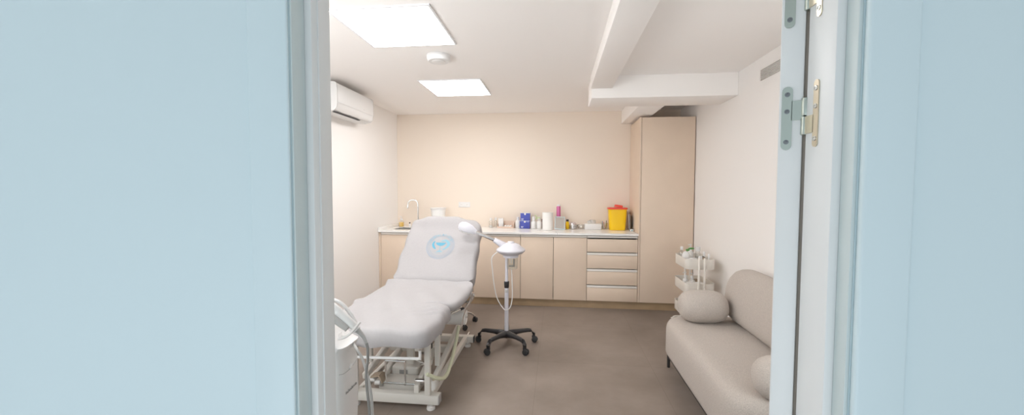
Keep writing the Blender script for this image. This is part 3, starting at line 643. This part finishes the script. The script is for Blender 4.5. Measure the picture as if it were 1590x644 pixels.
# printed emblem on that cover
def em(prim, name, m):     # prim: list of flat convex/curved strips in emblem metres (u, v); mapped on to the cloth
    t = bmesh.new()
    for strip in prim:
        prev = None
        for (a, c) in strip:
            va = [t.verts.new(Vector(back_map(*surf(*p)))) for p in (a, c)]
            if prev: t.faces.new((prev[0], va[0], va[1], prev[1]))
            prev = va
    bmesh.ops.recalc_face_normals(t, faces=t.faces[:]); q = MB(); q._merge(t); return q.build(name, m, em.root)
EU, EV = .008, .392
def surf(a, c):
    u, v = EU + a * .87, EV + c * 1.07; x, yv, zz = fback(u, v - .385, 0.0); return (x, yv, zz + .0016)
em.root = [c for c in cv.children][0]
def arc(r0, r1, a0=0, a1=360, n=60, cx=0, cy=0, e=1.):
    return [((cx + r0 * math.cos(math.radians(a)), cy + e * r0 * math.sin(math.radians(a))), (cx + r1 * math.cos(math.radians(a)), cy + e * r1 * math.sin(math.radians(a)))) for a in [a0 + (a1 - a0) * k / n for k in range(n + 1)]]
def stroke(pts, w0, w1=None):
    P = [Vector((p[0], p[1], 0)) for p in crom([(x, y, 0) for x, y in pts], 7)]; out = []
    for i, p in enumerate(P):
        d = (P[min(i + 1, len(P) - 1)] - P[max(i - 1, 0)]).normalized(); t_ = i / (len(P) - 1)
        w = w0 if w1 is None else w0 + (w1 - w0) * math.sin(PI * t_); nn = Vector((-d.y, d.x, 0)) * w / 2
        out.append(((p - nn)[:2], (p + nn)[:2]))
    return out
em([arc(.140, .146, 122, 418), arc(.127, .132, 135, 405), arc(.110, .1145, 0, 360)], 'emblem_ring', M['logol'])
def letter(a, kind, r=.126, h=.024, w=.018):
    """one small capital on the ring at angle a"""
    a_ = math.radians(a); ux, uy = math.sin(a_), -math.cos(a_); vx, vy = math.cos(a_), math.sin(a_)
    G = {'A': [((-.5, -.5), (0, .5)), ((0, .5), (.5, -.5)), ((-.25, -.1), (.25, -.1))], 'I': [((0, -.5), (0, .5))], 'L': [((-.3, .5), (-.3, -.5)), ((-.3, -.5), (.4, -.5))], 'E': [((-.3, .5), (-.3, -.5)), ((-.3, .5), (.4, .5)), ((-.3, 0), (.3, 0)), ((-.3, -.5), (.4, -.5))],
         'T': [((0, .5), (0, -.5)), ((-.5, .5), (.5, .5))], 'P': [((-.3, .5), (-.3, -.5)), ((-.3, .5), (.4, .35)), ((.4, .35), (-.3, 0))], 'H': [((-.4, .5), (-.4, -.5)), ((.4, .5), (.4, -.5)), ((-.4, 0), (.4, 0))], 'R': [((-.3, .5), (-.3, -.5)), ((-.3, .5), (.4, .3)), ((.4, .3), (-.3, 0)), ((-.1, 0), (.4, -.5))], 'M': [((-.5, -.5), (-.4, .5)), ((-.4, .5), (0, -.2)), ((0, -.2), (.4, .5)), ((.4, .5), (.5, -.5))], 'N': [((-.4, -.5), (-.4, .5)), ((-.4, .5), (.4, -.5)), ((.4, -.5), (.4, .5))]}[kind]
    out = []
    for p, q in G:
        P = [((r + y * h) * vx - 0 + x * w * ux, (r + y * h) * vy + x * w * uy) for x, y in (p, q)]
        d = Vector((P[1][0] - P[0][0], P[1][1] - P[0][1])); d.normalize(); nn = Vector((-d.y, d.x)) * .0021
        out.append([((P[0][0] - nn.x, P[0][1] - nn.y), (P[0][0] + nn.x, P[0][1] + nn.y)), ((P[1][0] - nn.x, P[1][1] - nn.y), (P[1][0] + nn.x, P[1][1] + nn.y))])
    return out
# the ring lettering is too small to read in the photograph except for one capital A at the top
L_ = letter(86, 'A'); em(L_, 'emblem_lettering', M['logod'])
ill = []
for k in range(7): ill += letter(100 + k * 10, 'IHTNLEI'[k], .126, .021, .015)
for k in range(6): ill += letter(74 - k * 10, 'PIHIRI'[k], .126, .021, .015)
em(ill, 'emblem_lettering', M['logo'])
bowl = []
for k in range(13):
    yy = .036 - .036 * k / 12; hw = .052 * math.sqrt(max(0, 1 - ((.036 - yy) / .037) ** 2)) * (1 if k else 1); bowl.append(((-hw, yy), (hw, yy)))
em([bowl], 'emblem_chalice', M['logod'])
em([stroke([(0, 0), (0, -.055)], .007), [((-.036, -.068), (.036, -.068)), ((-.022, -.058), (.022, -.058)), ((-.005, -.052), (.005, -.052))], stroke([(-.05, -.074), (-.02, -.082), (.02, -.080)], .003)], 'emblem_chalice', M['logo'])
em([stroke([(-.068, .052), (-.080, .02), (-.068, -.012), (-.045, -.036)], .010, .024)], 'emblem_snake', M['logod'])
em([stroke([(.03, -.044), (.066, -.02), (.084, .012), (.074, .042), (.045, .060), (.0, .052)], .010, .030)], 'emblem_snake', M['logo'])

def fold(x, yy):
    d = 0
    if x > .12 and 2.30 < yy < 2.62:      # gathered folds near the right edge of the leg section
        q = min(1, (x - .12) / .14) * math.sin(PI * (yy - 2.30) / .32); d += .010 * q * math.sin((yy * 1.15 - x * .6) * 62)
    return d
def sst(v, a, b):
    q = max(0, min(1, (v - a) / (b - a))); return q * q * (3 - 2 * q)
def square_left(x, y, hx, hy, rp, far):
    """undo the rounded plan corner on the left side where two sections of cover meet"""
    q = (y if far else -y) - (hy - rp)
    if x < 0 and q > 0:
        xb = hx - (rp - math.sqrt(max(1e-6, rp * rp - min(q, rp * .98) ** 2))); x *= hx / xb
    return x
def fleg(x, y, z):
    x = square_left(x, y, .349, .272, .085, True)
    w_ = sst(y, .17, .25) * (1 - sst(x, .10, .30))
    if z > -.06: z *= 1 - w_
    yy = 2.392 + y; dz = .005 * nz(x * 1.3, yy * 1.5) + fold(x, yy) + .003 * math.sin(31 * x + 17 * yy)
    if z < -.06: dz += .006 * math.sin(yy * 23 + x * 17)
    sx = .006 * math.sin(yy * 19 + 1) * (x / .35) * (1 - sst(y, .12, .22))
    return (CX - .005 + x + sx, yy, .627 + z + dz + .012 * (yy - 2.2))
def fsit(x, y, z):
    x = square_left(x, y, .349, .268, .06, False); x = square_left(x, y, .349, .268, .06, True)
    if z > -.06 and y > 0: z *= 1 - sst(y, .17, .25)
    w_ = sst(-y, .17, .25) * (1 - sst(x, .10, .30))
    if z > -.06: z *= 1 - w_
    yy = 2.935 + y; dz = .005 * nz(x * 1.3, yy * 1.5) + .003 * math.sin(31 * x + 17 * yy)
    if yy > 3.10 and z > -.05: dz += .022 * ((yy - 3.10) / .11) ** 2
    dx = .030 * max(0, x / .35) ** 2 * (1 / (1 + math.exp(-(yy - 2.74) / .03)))
    z2 = z * .58
    return (CX - .005 + x + dx, yy, .6258 + z2 + dz + .012 * (yy - 2.2))
cv2 = thing('fitted_cover', 'plain white terry cover over the leg section at the bed foot', 'bed cover', (CX, 2.392, .52), 'fitted bed covers')
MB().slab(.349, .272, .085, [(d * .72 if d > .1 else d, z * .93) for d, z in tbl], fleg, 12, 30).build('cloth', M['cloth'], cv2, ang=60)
cv3 = thing('fitted_cover', 'plain white terry cover over the short seat section before the backrest', 'bed cover', (CX, 2.935, .55), 'fitted bed covers')
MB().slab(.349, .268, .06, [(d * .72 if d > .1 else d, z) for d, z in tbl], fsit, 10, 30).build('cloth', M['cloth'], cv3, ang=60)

# ------------------------------------------------------------------ rolling stool behind the bed
SX, SY = -1.07, 4.06
st = thing('rolling_stool', 'chrome rolling stool on black castors behind the bed', 'stool', (SX, SY, 0))
def caster(mbx, x, y, ang, r=.024):
    c, s = math.cos(ang), math.sin(ang)
    ax = Vector((-s, c, 0)); p = Vector((x + .012 * c, y + .012 * s, r + .0005))
    mbx.cyl(p - ax * .023, p - ax * .003, r, n=18, bev=.006).cyl(p + ax * .003, p + ax * .023, r, n=18, bev=.006)
    mbx.box((x - .014, y - .014, r + .014), (x + .014, y + .014, r * 2 + .012), .005)
    return mbx
for k in range(5):
    a = math.radians(24 + 72 * k); c, s = math.cos(a), math.sin(a); R_ = .225
    lg = MB().tube([(SX + .03 * c, SY + .03 * s, .125), (SX + .12 * c, SY + .12 * s, .118), (SX + .19 * c, SY + .19 * s, .095), (SX + R_ * c, SY + R_ * s, .062)], .011, 10, 6).build('base_leg', M['chrome'], st)
    caster(MB(), SX + R_ * c, SY + R_ * s, a + .9).build('castor', M['rubber'], lg)
MB().cyl((SX, SY, .10), (SX, SY, .16), .035, n=20, bev=.006).cyl((SX, SY, .16), (SX, SY, .40), .018, n=16).build('gas_column', M['chrome'], st)
MB().lathe([(0, .40), (.10, .40), (.165, .415), (.178, .435), (.175, .46), (.15, .475), (0, .48)], (SX, SY, 0), 32).build('seat', M['vinyl'], st)

# ------------------------------------------------------------------ facial steamer on its stand
PX, PY = -.447, 3.56
fs = thing('facial_steamer', 'white facial steamer on a pole with black five-star castor base', 'facial steamer', (PX, PY, 0))
for k in range(5):
    a = math.radians(97 + 72 * k); c, s = math.cos(a), math.sin(a)
    R = []
    b = MB(); t_ = bmesh.new()
    for q, (r, z, hw, hh) in enumerate(((.015, .105, .036, .034), (.06, .112, .031, .028), (.11, .116, .027, .022), (.16, .117, .024, .019), (.205, .117, .022, .018), (.240, .112, .021, .018), (.260, .092, .019, .022), (.266, .062, .017, .014))):
        rr = []
        tang = (c, s) if q < 6 else None
        for j in range(10):
            t2 = 2 * PI * j / 10; ox, oz = hw * math.cos(t2), hh * math.sin(t2)
            dr = 0 if q < 5 else oz * (-.4 if q == 5 else -.85)
            dz = oz if q < 5 else oz * (.9 if q == 5 else .35)
            rr.append(t_.verts.new((PX + (r - dr * -1) * c - ox * s, PY + (r - dr * -1) * s + ox * c, z + dz)))
        R.append(rr)
    for aa, cc in zip(R, R[1:]):
        for j in range(10): t_.faces.new((aa[j], aa[(j + 1) % 10], cc[(j + 1) % 10], cc[j]))
    t_.faces.new(R[0][::-1]); t_.faces.new(R[-1]); bmesh.ops.recalc_face_normals(t_, faces=t_.faces[:]); b._merge(t_)
    lg = b.build('base_leg', M['black'], fs, ang=50)
    caster(MB(), PX + .262 * c, PY + .262 * s, a + (.5 if k % 2 else -.6), .026).build('castor', M['rubber'], lg)
MB().lathe([(0, .075), (.03, .075), (.036, .085), (.034, .12), (.022, .135), (0, .135)], (PX, PY, 0), 24).build('hub', M['black'], fs)
MB().cyl((PX, PY, .13), (PX, PY, .55), .0185, n=20).cyl((PX, PY, .55), (PX, PY, .80), .0135, n=18).build('pole', M['lav'], fs)
MB().cyl((PX, PY, .525), (PX, PY, .585), .021, .024, 20, .003).build('collar', M['black'], fs)
MB().box((PX - .010, PY - .0205, .485), (PX + .012, PY - .0182, .512), .001).build('sticker', M['lgrey'], fs)
hx = PX + .037; hz = .80
hd = MB().lathe([(0, 0), (.055, 0), (.068, .004), (.070, .022), (.074, .026), (.105, .040), (.128, .060), (.130, .070), (.122, .082), (.092, .102), (.088, .106), (.070, .122), (.045, .130), (.032, .131), (.031, .139), (.026, .144), (0, .146)], (hx, PY, hz), 40).build('steamer_head', M['lav'], fs)
mx = Matrix.Translation((hx + .055, PY - .085, hz + .091)) @ Matrix.Rotation(math.radians(28), 4, 'Z') @ Matrix.Rotation(math.radians(38), 4, 'X')
MB().box((-.026, -.014, -.004), (.026, .014, .001), .001, 1, mx).build('control_label', M['lgrey'], hd)
jr = MB().lathe([(0, 0), (.044, 0), (.050, .006), (.051, .095), (.048, .095), (.047, .008), (0, .004)], (hx + .012, PY, hz - .10), 28).build('water_jar', M['glass'], fs)
MB().cyl((hx + .030, PY - .005, hz - .012), (hx + .028, PY - .005, hz - .078), .009, .007, 10).cyl((hx + .01, PY, hz - .08), (hx + .01, PY, hz - .072), .026, n=18).build('heating_element', M['mgrey'], jr)
MB().cyl((hx + .004, PY, hz - .010), (hx + .004, PY, hz - .055), .0035, n=8).build('float_tube', M['offw'], jr)
# arm and nozzle
a0 = Vector((hx - .088, PY - .005, hz + .118)); a1 = Vector((-.560, PY - .01, .958)); a2 = Vector((-.722, PY - .02, 1.026)); a3 = Vector((-.862, PY - .03, 1.083))
MB().cyl(Vector((hx - .045, PY - .003, hz + .098)), a1, .034, .022, 20, .003).build('arm_joint', M['lav'], fs)
MB().cyl(a1, a2, .0155, n=18).build('arm_tube', M['chrome'], fs)
b = MB(); d = (a3 - a2).normalized(); q = d.to_track_quat('Z', 'Y').to_matrix().to_4x4(); q.translation = a2
b.lathe([(0, -.004), (.018, -.004), (.020, .004), (.026, .020), (.039, .05), (.045, .085), (.045, .12), (.036, .150), (.018, .166), (0, .170)], (0, 0, 0), 28, mtx=q, sx=.72, sy=1.1)
nzl = b.build('steam_nozzle', M['lav'], fs)
qq = (a3 - d * .05) - Vector((0, 0, .029)) 
MB().lathe([(0, 0), (.036, 0), (.037, .004), (0, .004)], (0, 0, 0), 24, mtx=Matrix.Translation(a2 + d * .092 + Vector((.0, -.010, -.0335))) @ Matrix.Rotation(math.radians(20), 4, 'Y') @ Matrix.Rotation(math.radians(18), 4, 'X'), sx=1.5).build('nozzle_outlet', M['lgrey'], nzl)
MB().tube([(hx - .115, PY - .03, .855), (-.575, PY - .04, .80), (-.570, PY - .03, .68), (-.552, PY - .03, .53), (-.522, PY - .03, .42), (-.468, PY - .03, .34), (-.440, PY - .035, .335), (-.41, PY - .02, .36), (-.395, PY + .0, .45), (-.400, PY + .01, .60), (-.405, PY + .01, .70)], .0042, 8, 8).build('power_cord', M['white'], fs)

# ------------------------------------------------------------------ beauty device in the left foreground
DX, DY = -.83, 1.44
dv = thing('beauty_device', 'tall white beauty device with hoses just inside the left door jamb', 'beauty machine', (DX, DY, 0))
SE = 4.2
secs = [(-.90, DY, .06, .17, .17), (-.90, DY, .10, .17, .17), (-.89, DY, .15, .13, .13), (-.85, DY, .22, .07, .085), (-.825, DY, .32, .042, .072), (-.818, DY, .42, .034, .07), (-.816, DY, .50, .030, .07), (-.816, DY, .56, .032, .072), (-.820, DY, .62, .038, .074), (-.830, DY, .68, .048, .076), (-.842, DY, .74, .060, .076), (-.852, DY, .784, .062, .075), (-.852, DY, .806, .070, .076), (-.852, DY, .822, .076, .076), (-.868, DY, .832, .070, .075), (-.905, DY, .868, .062, .073), (-.945, DY, .911, .058, .070), (-.97, DY, .94, .05, .065), (-.985, DY, .955, .02, .04)]
body = MB().loft(secs, 48, SE).build('body', M['white'], dv, ang=50)
def side(y, z, o=.0012):      # a point on the side of the body that faces the doorway
    for a_, c_ in zip(secs, secs[1:]):
        if a_[2] <= z <= c_[2]:
            t_ = (z - a_[2]) / (c_[2] - a_[2]); cx, hx_, hy_ = [a_[i] + (c_[i] - a_[i]) * t_ for i in (0, 3, 4)]
            u = min(.985, abs((y - DY) / hy_)); return Vector((cx + hx_ * (1 - u ** SE) ** (1 / SE) + o, y, z))
MB().tube([side(1.372, .726), side(1.39, .7235), side(1.42, .724), side(1.45, .729), side(1.48, .738), side(1.505, .747)], .0011, 6, 4).build('seam', M['lgrey'], body)
p = side(1.434, .731, 0); MB().ball((p.x + .001, p.y, p.z), .005, .011, .010, 16).build('knob', M['white'], body)
b = MB(); y = 1.398
for k, (w_, h_) in enumerate(((.004, .010), (.0025, .006), (.004, .006), (.004, .010), (.003, .006), (.005, .006), (.004, .006), (.0025, .010), (.004, .006), (.005, .007), (.004, .006), (.003, .006), (.005, .009), (.004, .006))):
    zz = .640 + .003 * (y - 1.398) / .09
    b.tube([side(y, zz), side(y + .0012, zz + h_)], .0009, 5, 0)
    if k % 3 != 1: b.tube([side(y, zz + h_ * (.9 if k % 2 else .1)), side(y + w_, zz + h_ * (.9 if k % 2 else .1))], .0009, 5, 0)
    y += w_ + .0022
b.build('lettering', M['grey'], body)
MB().cyl((-1.03, 1.32, .03), (-1.0, 1.32, .03), .028, n=16, bev=.006).cyl((-1.03, 1.56, .03), (-1.0, 1.56, .03), .028, n=16, bev=.006).cyl((-.80, 1.32, .03), (-.77, 1.32, .03), .028, n=16, bev=.006).cyl((-.80, 1.56, .03), (-.77, 1.56, .03), .028, n=16, bev=.006).build('castor', M['rubber'], dv)
# handpiece lying across the top (held in a clip)
hp = thing('device_handpiece', 'white wand handpiece with grey cable clipped to the beauty device', 'handpiece', (-.72, 1.33, .93))
MB().tube([(-.93, 1.33, 1.055), (-.86, 1.33, 1.03), (-.79, 1.33, .988), (-.756, 1.33, .963), (-.721, 1.33, .934), (-.697, 1.33, .913)], .023, 16, 6, taper=.013).build('grip', M['white'], hp)
MB().tube([(-.86, 1.318, 1.012), (-.80, 1.314, .975), (-.757, 1.314, .944), (-.726, 1.316, .920)], .017, 12, 6, taper=.011).build('underside', M['lgrey'], hp)
MB().tube([(-.699, 1.33, .915), (-.688, 1.33, .904), (-.674, 1.33, .888), (-.664, 1.33, .866)], .010, 10, 5, taper=.0045).build('strain_relief', M['lgrey'], hp)
MB().tube([(-.664, 1.33, .868), (-.660, 1.33, .845), (-.661, 1.33, .804), (-.667, 1.33, .752), (-.664, 1.33, .700), (-.656, 1.33, .608), (-.655, 1.34, .45), (-.67, 1.36, .20), (-.70, 1.38, .06)], .0052, 8, 8).build('cable', M['grey'], hp)
MB().tube([(-.90, 1.372, .985), (-.85, 1.366, 1.012), (-.812, 1.362, 1.010), (-.775, 1.36, .998), (-.740, 1.36, .962), (-.716, 1.357, .925), (-.706, 1.345, .915)], .0065, 10, 6).build('white_tube', M['white'], hp)
MB().tube([(-.785, 1.37, .882), (-.765, 1.335, .884), (-.745, 1.300, .893), (-.715, 1.292, .905), (-.692, 1.298, .927), (-.683, 1.318, .944)], .009, 10, 6, flat=.4).build('holder_clip', M['lgrey'], dv)
MB().tube([(-.785, 1.46, .812), (-.748, 1.42, .806), (-.724, 1.415, .772), (-.703, 1.41, .714), (-.689, 1.41, .64), (-.684, 1.41, .555), (-.684, 1.41, .40), (-.70, 1.42, .20), (-.74, 1.44, .13)], .0052, 8, 8).build('cable', M['lgrey'], dv)

# ------------------------------------------------------------------ sofa
sf = thing('sofa', 'beige boucle two-seat sofa with bolster arms against the right wall', 'sofa', (1.18, 2.6, 0))
SXC, SYC, SHX, SHY = 1.185, 2.618, .352, .70
tbs = [(.34, .155), (.02, .155), (.006, .16), (0, .175), (0, .30), (.001, .355), (.006, .38), (.018, .403), (.036, .415), (.06, .420)] + [(.06 + k * .03, .4215 + .0006 * k) for k in range(1, 10)]
def fso(x, y, z): return (SXC + x, SYC + y, z + (.003 * nz(x, y) if z > .35 else 0))
MB().slab(SHX, SHY, .20, tbs, fso, 14, 20).build('seat', M['sofa'], sf, off=None, ang=60)
MB().slab(SHX - .02, SHY - .02, .19, [(.33, .125), (.004, .125), (0, .129), (0, .150), (.004, .1545), (.33, .1545)], lambda x, y, z: (SXC + x, SYC + y, z), 10, 4).build('base_frame', M['blackm'], sf)
for x in (.89, 1.47):
    for y in (2.0, 3.265): MB().cyl((x, y, .0005), (x, y, .126), .011, .013, 14).build('leg', M['blackm'], sf)
# back cushion: pebble standing along the wall
BH = .197
def fbk(x, y, z):   # slab plan (x = along sofa, y = up) stood upright, z = thickness
    up = .622 + y; lean = .055 * (up - .42) / .45
    return (1.372 - z + lean, 2.70 + x, up)
MB().slab(.62, BH, .180, [(.2, -.10), (.12, -.10), (.07, -.095), (.035, -.082), (.012, -.06), (.002, -.03), (0, 0), (.002, .03), (.012, .06), (.035, .085), (.07, .10), (.11, .108), (.15, .112), (.19, .114), (.21, .1145)], fbk, 14, 20).build('back_cushion', M['sofa'], sf, ang=60)
def bolster(y, x0, x1, r, zc):
    L = x1 - x0; pr = [(0, 0), (r * .35, .003), (r * .62, .016), (r * .82, .040), (r * .94, .075), (r, .125), (r, L - .125), (r * .94, L - .075), (r * .82, L - .040), (r * .62, L - .016), (r * .35, L - .003), (0, L)]
    return MB().lathe(pr, (x0, y, zc), 36, axis='x', sx=.97).build('arm_bolster', M['sofa'], sf, ang=60)
bolster(3.12, .915, 1.262, .125, .540); bolster(1.99, .935, 1.262, .112, .522)

# ------------------------------------------------------------------ trolley and what stands on it
TX0, TX1, TY0, TY1 = 1.20, 1.468, 3.89, 4.27
tr = thing('trolley', 'cream three-tier metal trolley between sofa and tall cabinet', 'trolley', ((TX0 + TX1) / 2, 4.08, 0))
tcx, tcy, thx, thy = (TX0 + TX1) / 2, (TY0 + TY1) / 2, (TX1 - TX0) / 2, (TY1 - TY0) / 2
for zr, hh in ((.765, .098), (.535, .098), (.30, .10)):
    pr = [(.1, zr - hh), (.004, zr - hh), (0, zr - hh + .006), (0, zr - .004), (-.003, zr - .003), (-.003, zr), (.003, zr), (.003, zr - hh + .008), (.006, zr - hh + .004), (.1, zr - hh + .004)]
    MB().slab(thx, thy, .05, pr, lambda x, y, z: (tcx + x, tcy + y, z), 8, 4).build('tray', M['cream'], tr, ang=40)
for xx in (1.312, 1.362):
    for yy in (TY0 - .012, TY1 + .012): MB().cyl((xx, yy, .10), (xx, yy, .778), .010, n=12, bev=.004).build('post', M['cream'], tr)
for yy in (TY0 - .012, TY1 + .012):
    MB().tube([(TX0 + .0, yy, .075), (TX0 + .02, yy, .10), (1.33, yy, .105), (TX1 - .02, yy, .10), (TX1 - .0, yy, .075)], .010, 10, 6).build('foot_tube', M['cream'], tr)
    for xx in (TX0 + .004, TX1 - .004): caster(MB(), xx, yy, 1.2, .026).build('castor', M['rubber'], tr)
MB().tube([(TX0 - .012, TY0 - .012, .085), (TX0 - .025, 4.08, .088), (TX0 - .012, TY1 + .012, .085)], .008, 8, 5).build('foot_tube', M['cream'], tr)
Z1 = .765 - .098 + .0045 + .0008; Z2 = .535 - .098 + .0053; Z3 = .30 - .1 + .0053
bottle('micellar_bottle', 'clear tall bottle with round white cap at the trolley corner', 1.252, 4.205, .026, .135, .011, .032, M['plast'], M['white'], Z1, liquid=(.5, M['teal']))
t = lathe_thing('bud_vase', 'round white bud vase with a green leaf on the trolley', 'vase', 1.262, 4.10, [('vase', [(0, 0), (.02, 0), (.034, .02), (.040, .06), (.038, .10), (.026, .125), (.014, .135), (.012, .134), (.02, .12), (0, .12)], M['white'])], Z1, n=22)
for (ax, az, L) in ((.045, .165, .03), (.012, .150, .02)):
    MB().tube([(1.262, 4.10, Z1 + .12), (1.262 + ax * .5, 4.095, Z1 + az - .012)], .0022, 6, 0).ball((1.262 + ax, 4.09, Z1 + az), L, .006, .010, 14).build('leaf', M['green'], t)
t = thing('soap_dish', 'flat white dish on the trolley in front of the vase', 'dish', (1.285, 4.02, Z1))
MB().lathe([(0, 0), (.035, 0), (.045, .075), (.047, .084), (.044, .084), (.034, .005), (0, .004)], (1.285, 4.0, Z1), 24).build('dish', M['white'], t); MB().ball((1.285, 4.0, Z1 + .076), .026, .022, .013, 14).build('soap', M['offw'], t)
bottle('pump_bottle', 'white pump bottle in the middle of the trolley top tray', 1.335, 4.20, .028, .135, .013, .058, M['bot'], M['white'], Z1, pump=True)
bottle('wide_cap_bottle', 'clear bottle with wide white cap near the wall on the trolley', 1.405, 4.20, .026, .125, .020, .045, M['plast'], M['white'], Z1, liquid=(.6, M['offw']))
bottle('cream_tube', 'small white cream tube near the front right of the top tray', 1.345, 3.945, .024, .085, .014, .03, M['white'], M['white'], Z1)
bottle('spray_bottle', 'slim white nozzle bottle at the right edge of the top tray', 1.435, 3.985, .018, .085, .008, .045, M['white'], M['white'], Z1)
bottle('lotion_bottle', 'pale bottle near the wall at the back of the trolley', 1.428, 4.09, .022, .10, .010, .035, M['bot'], M['white'], Z1)
t = thing('carton', 'small tan carton lying in the trolley top tray', 'box', (1.385, 4.02, Z1)); MB().box((1.368, 3.99, Z1), (1.408, 4.05, Z1 + .096), .002).build('carton', M['tan'], t); MB().box((1.369, 3.991, Z1 + .0965), (1.407, 4.049, Z1 + .0985)).build('lid', M['dark'], t)
bottle('pump_bottle', 'white pump bottle on the trolley middle shelf', 1.262, 4.10, .026, .105, .012, .055, M['white'], M['white'], Z2, pump=True)
bottle('pump_bottle', 'clear pump bottle right of the white one on the middle shelf', 1.335, 4.13, .028, .085, .012, .062, M['bot'], M['white'], Z2, pump=True)
bottle('amber_jar', 'squat amber jar at the back of the trolley middle shelf', 1.385, 4.16, .030, .062, .026, .016, M['amber'], M['tan'], Z2, cat='jar')
t = thing('paper_leaflets', 'white leaflets lying loose on the trolley middle shelf', 'leaflets', (1.32, 3.98, Z2))
for k, (dx, dy, a, z) in enumerate(((0, 0, 10, 0), (.01, .01, -14, .0035), (-.01, .0, 3, .007))):
    MB().box((-.075, -.05, 0), (.075, .05, .003), .0005, 1, Matrix.Translation((1.32 + dx, 3.975 + dy, Z2 + .072 + z)) @ Matrix.Rotation(math.radians(a), 4, 'Z')).build('sheet', M['paper'], t)
MB().box((1.25, 3.93, Z2), (1.39, 4.02, Z2 + .0718), .004).build('stack', M['white'], t)
t = thing('towel', 'folded brown cloth in the lowest trolley tray', 'cloth', (1.27, 4.12, Z3))
MB().slab(.05, .12, .02, [(.04, 0), (.004, 0), (0, .006), (0, .06), (.004, .068), (.015, .072), (.04, .073)], lambda x, y, z: (1.27 + x, 4.1 + y, Z3 + z), 5, 4).build('cloth', M['magC'], t)

# ------------------------------------------------------------------ light, world, camera
w = bpy.data.worlds.new('world'); sc.world = w; w.use_nodes = True
bg = w.node_tree.nodes['Background']; bg.inputs[0].default_value = (.74, .85, .91, 1); bg.inputs[1].default_value = .62
def area(name, loc, rot, sx, sy, power, col):
    l = bpy.data.lights.new(name, 'AREA'); l.shape = 'RECTANGLE'; l.size = sx; l.size_y = sy; l.energy = power; l.color = col
    o = bpy.data.objects.new(name, l); C.objects.link(o); o.location = loc; o.rotation_euler = rot; return o

area('corridor_daylight', (-.45, -1.1, .35), (math.radians(104), 0, 0), 2.4, .6, 11.5, (.84, .93, 1.))
area('room_fill', (-1.62, .79, 1.62), (math.radians(112), 0, 0), 1.0, 1.1, 32, (.98, .99, 1.))  # added fill lamp, unseen on the front wall; no window there
area('room_fill', (1.12, .79, 1.35), (math.radians(110), 0, 0), .7, 1.3, 9, (.98, .99, 1.))  # second added fill lamp, right of the doorway and out of view

cam = bpy.data.cameras.new('camera'); co = bpy.data.objects.new('camera', cam); C.objects.link(co); sc.camera = co
cam.sensor_width = 36; cam.lens = 625 / 1590 * 36; cam.clip_start = .02
co.location = (0, 0, 1.41)
co.matrix_world = Matrix.Translation((0, 0, 1.41)) @ Matrix.Rotation(.112, 4, 'Z') @ Matrix.Rotation(PI / 2 - .045, 4, 'X') @ Matrix.Rotation(.003, 4, 'Z')
vs = sc.view_settings; vs.view_transform = 'Standard'; vs.look = 'None'; vs.gamma = 1; vs.use_curve_mapping = False; vs.exposure = .48
sc.cycles.max_bounces = 12; sc.cycles.diffuse_bounces = 8; sc.cycles.transparent_max_bounces = 12; sc.cycles.sample_clamp_indirect = 8
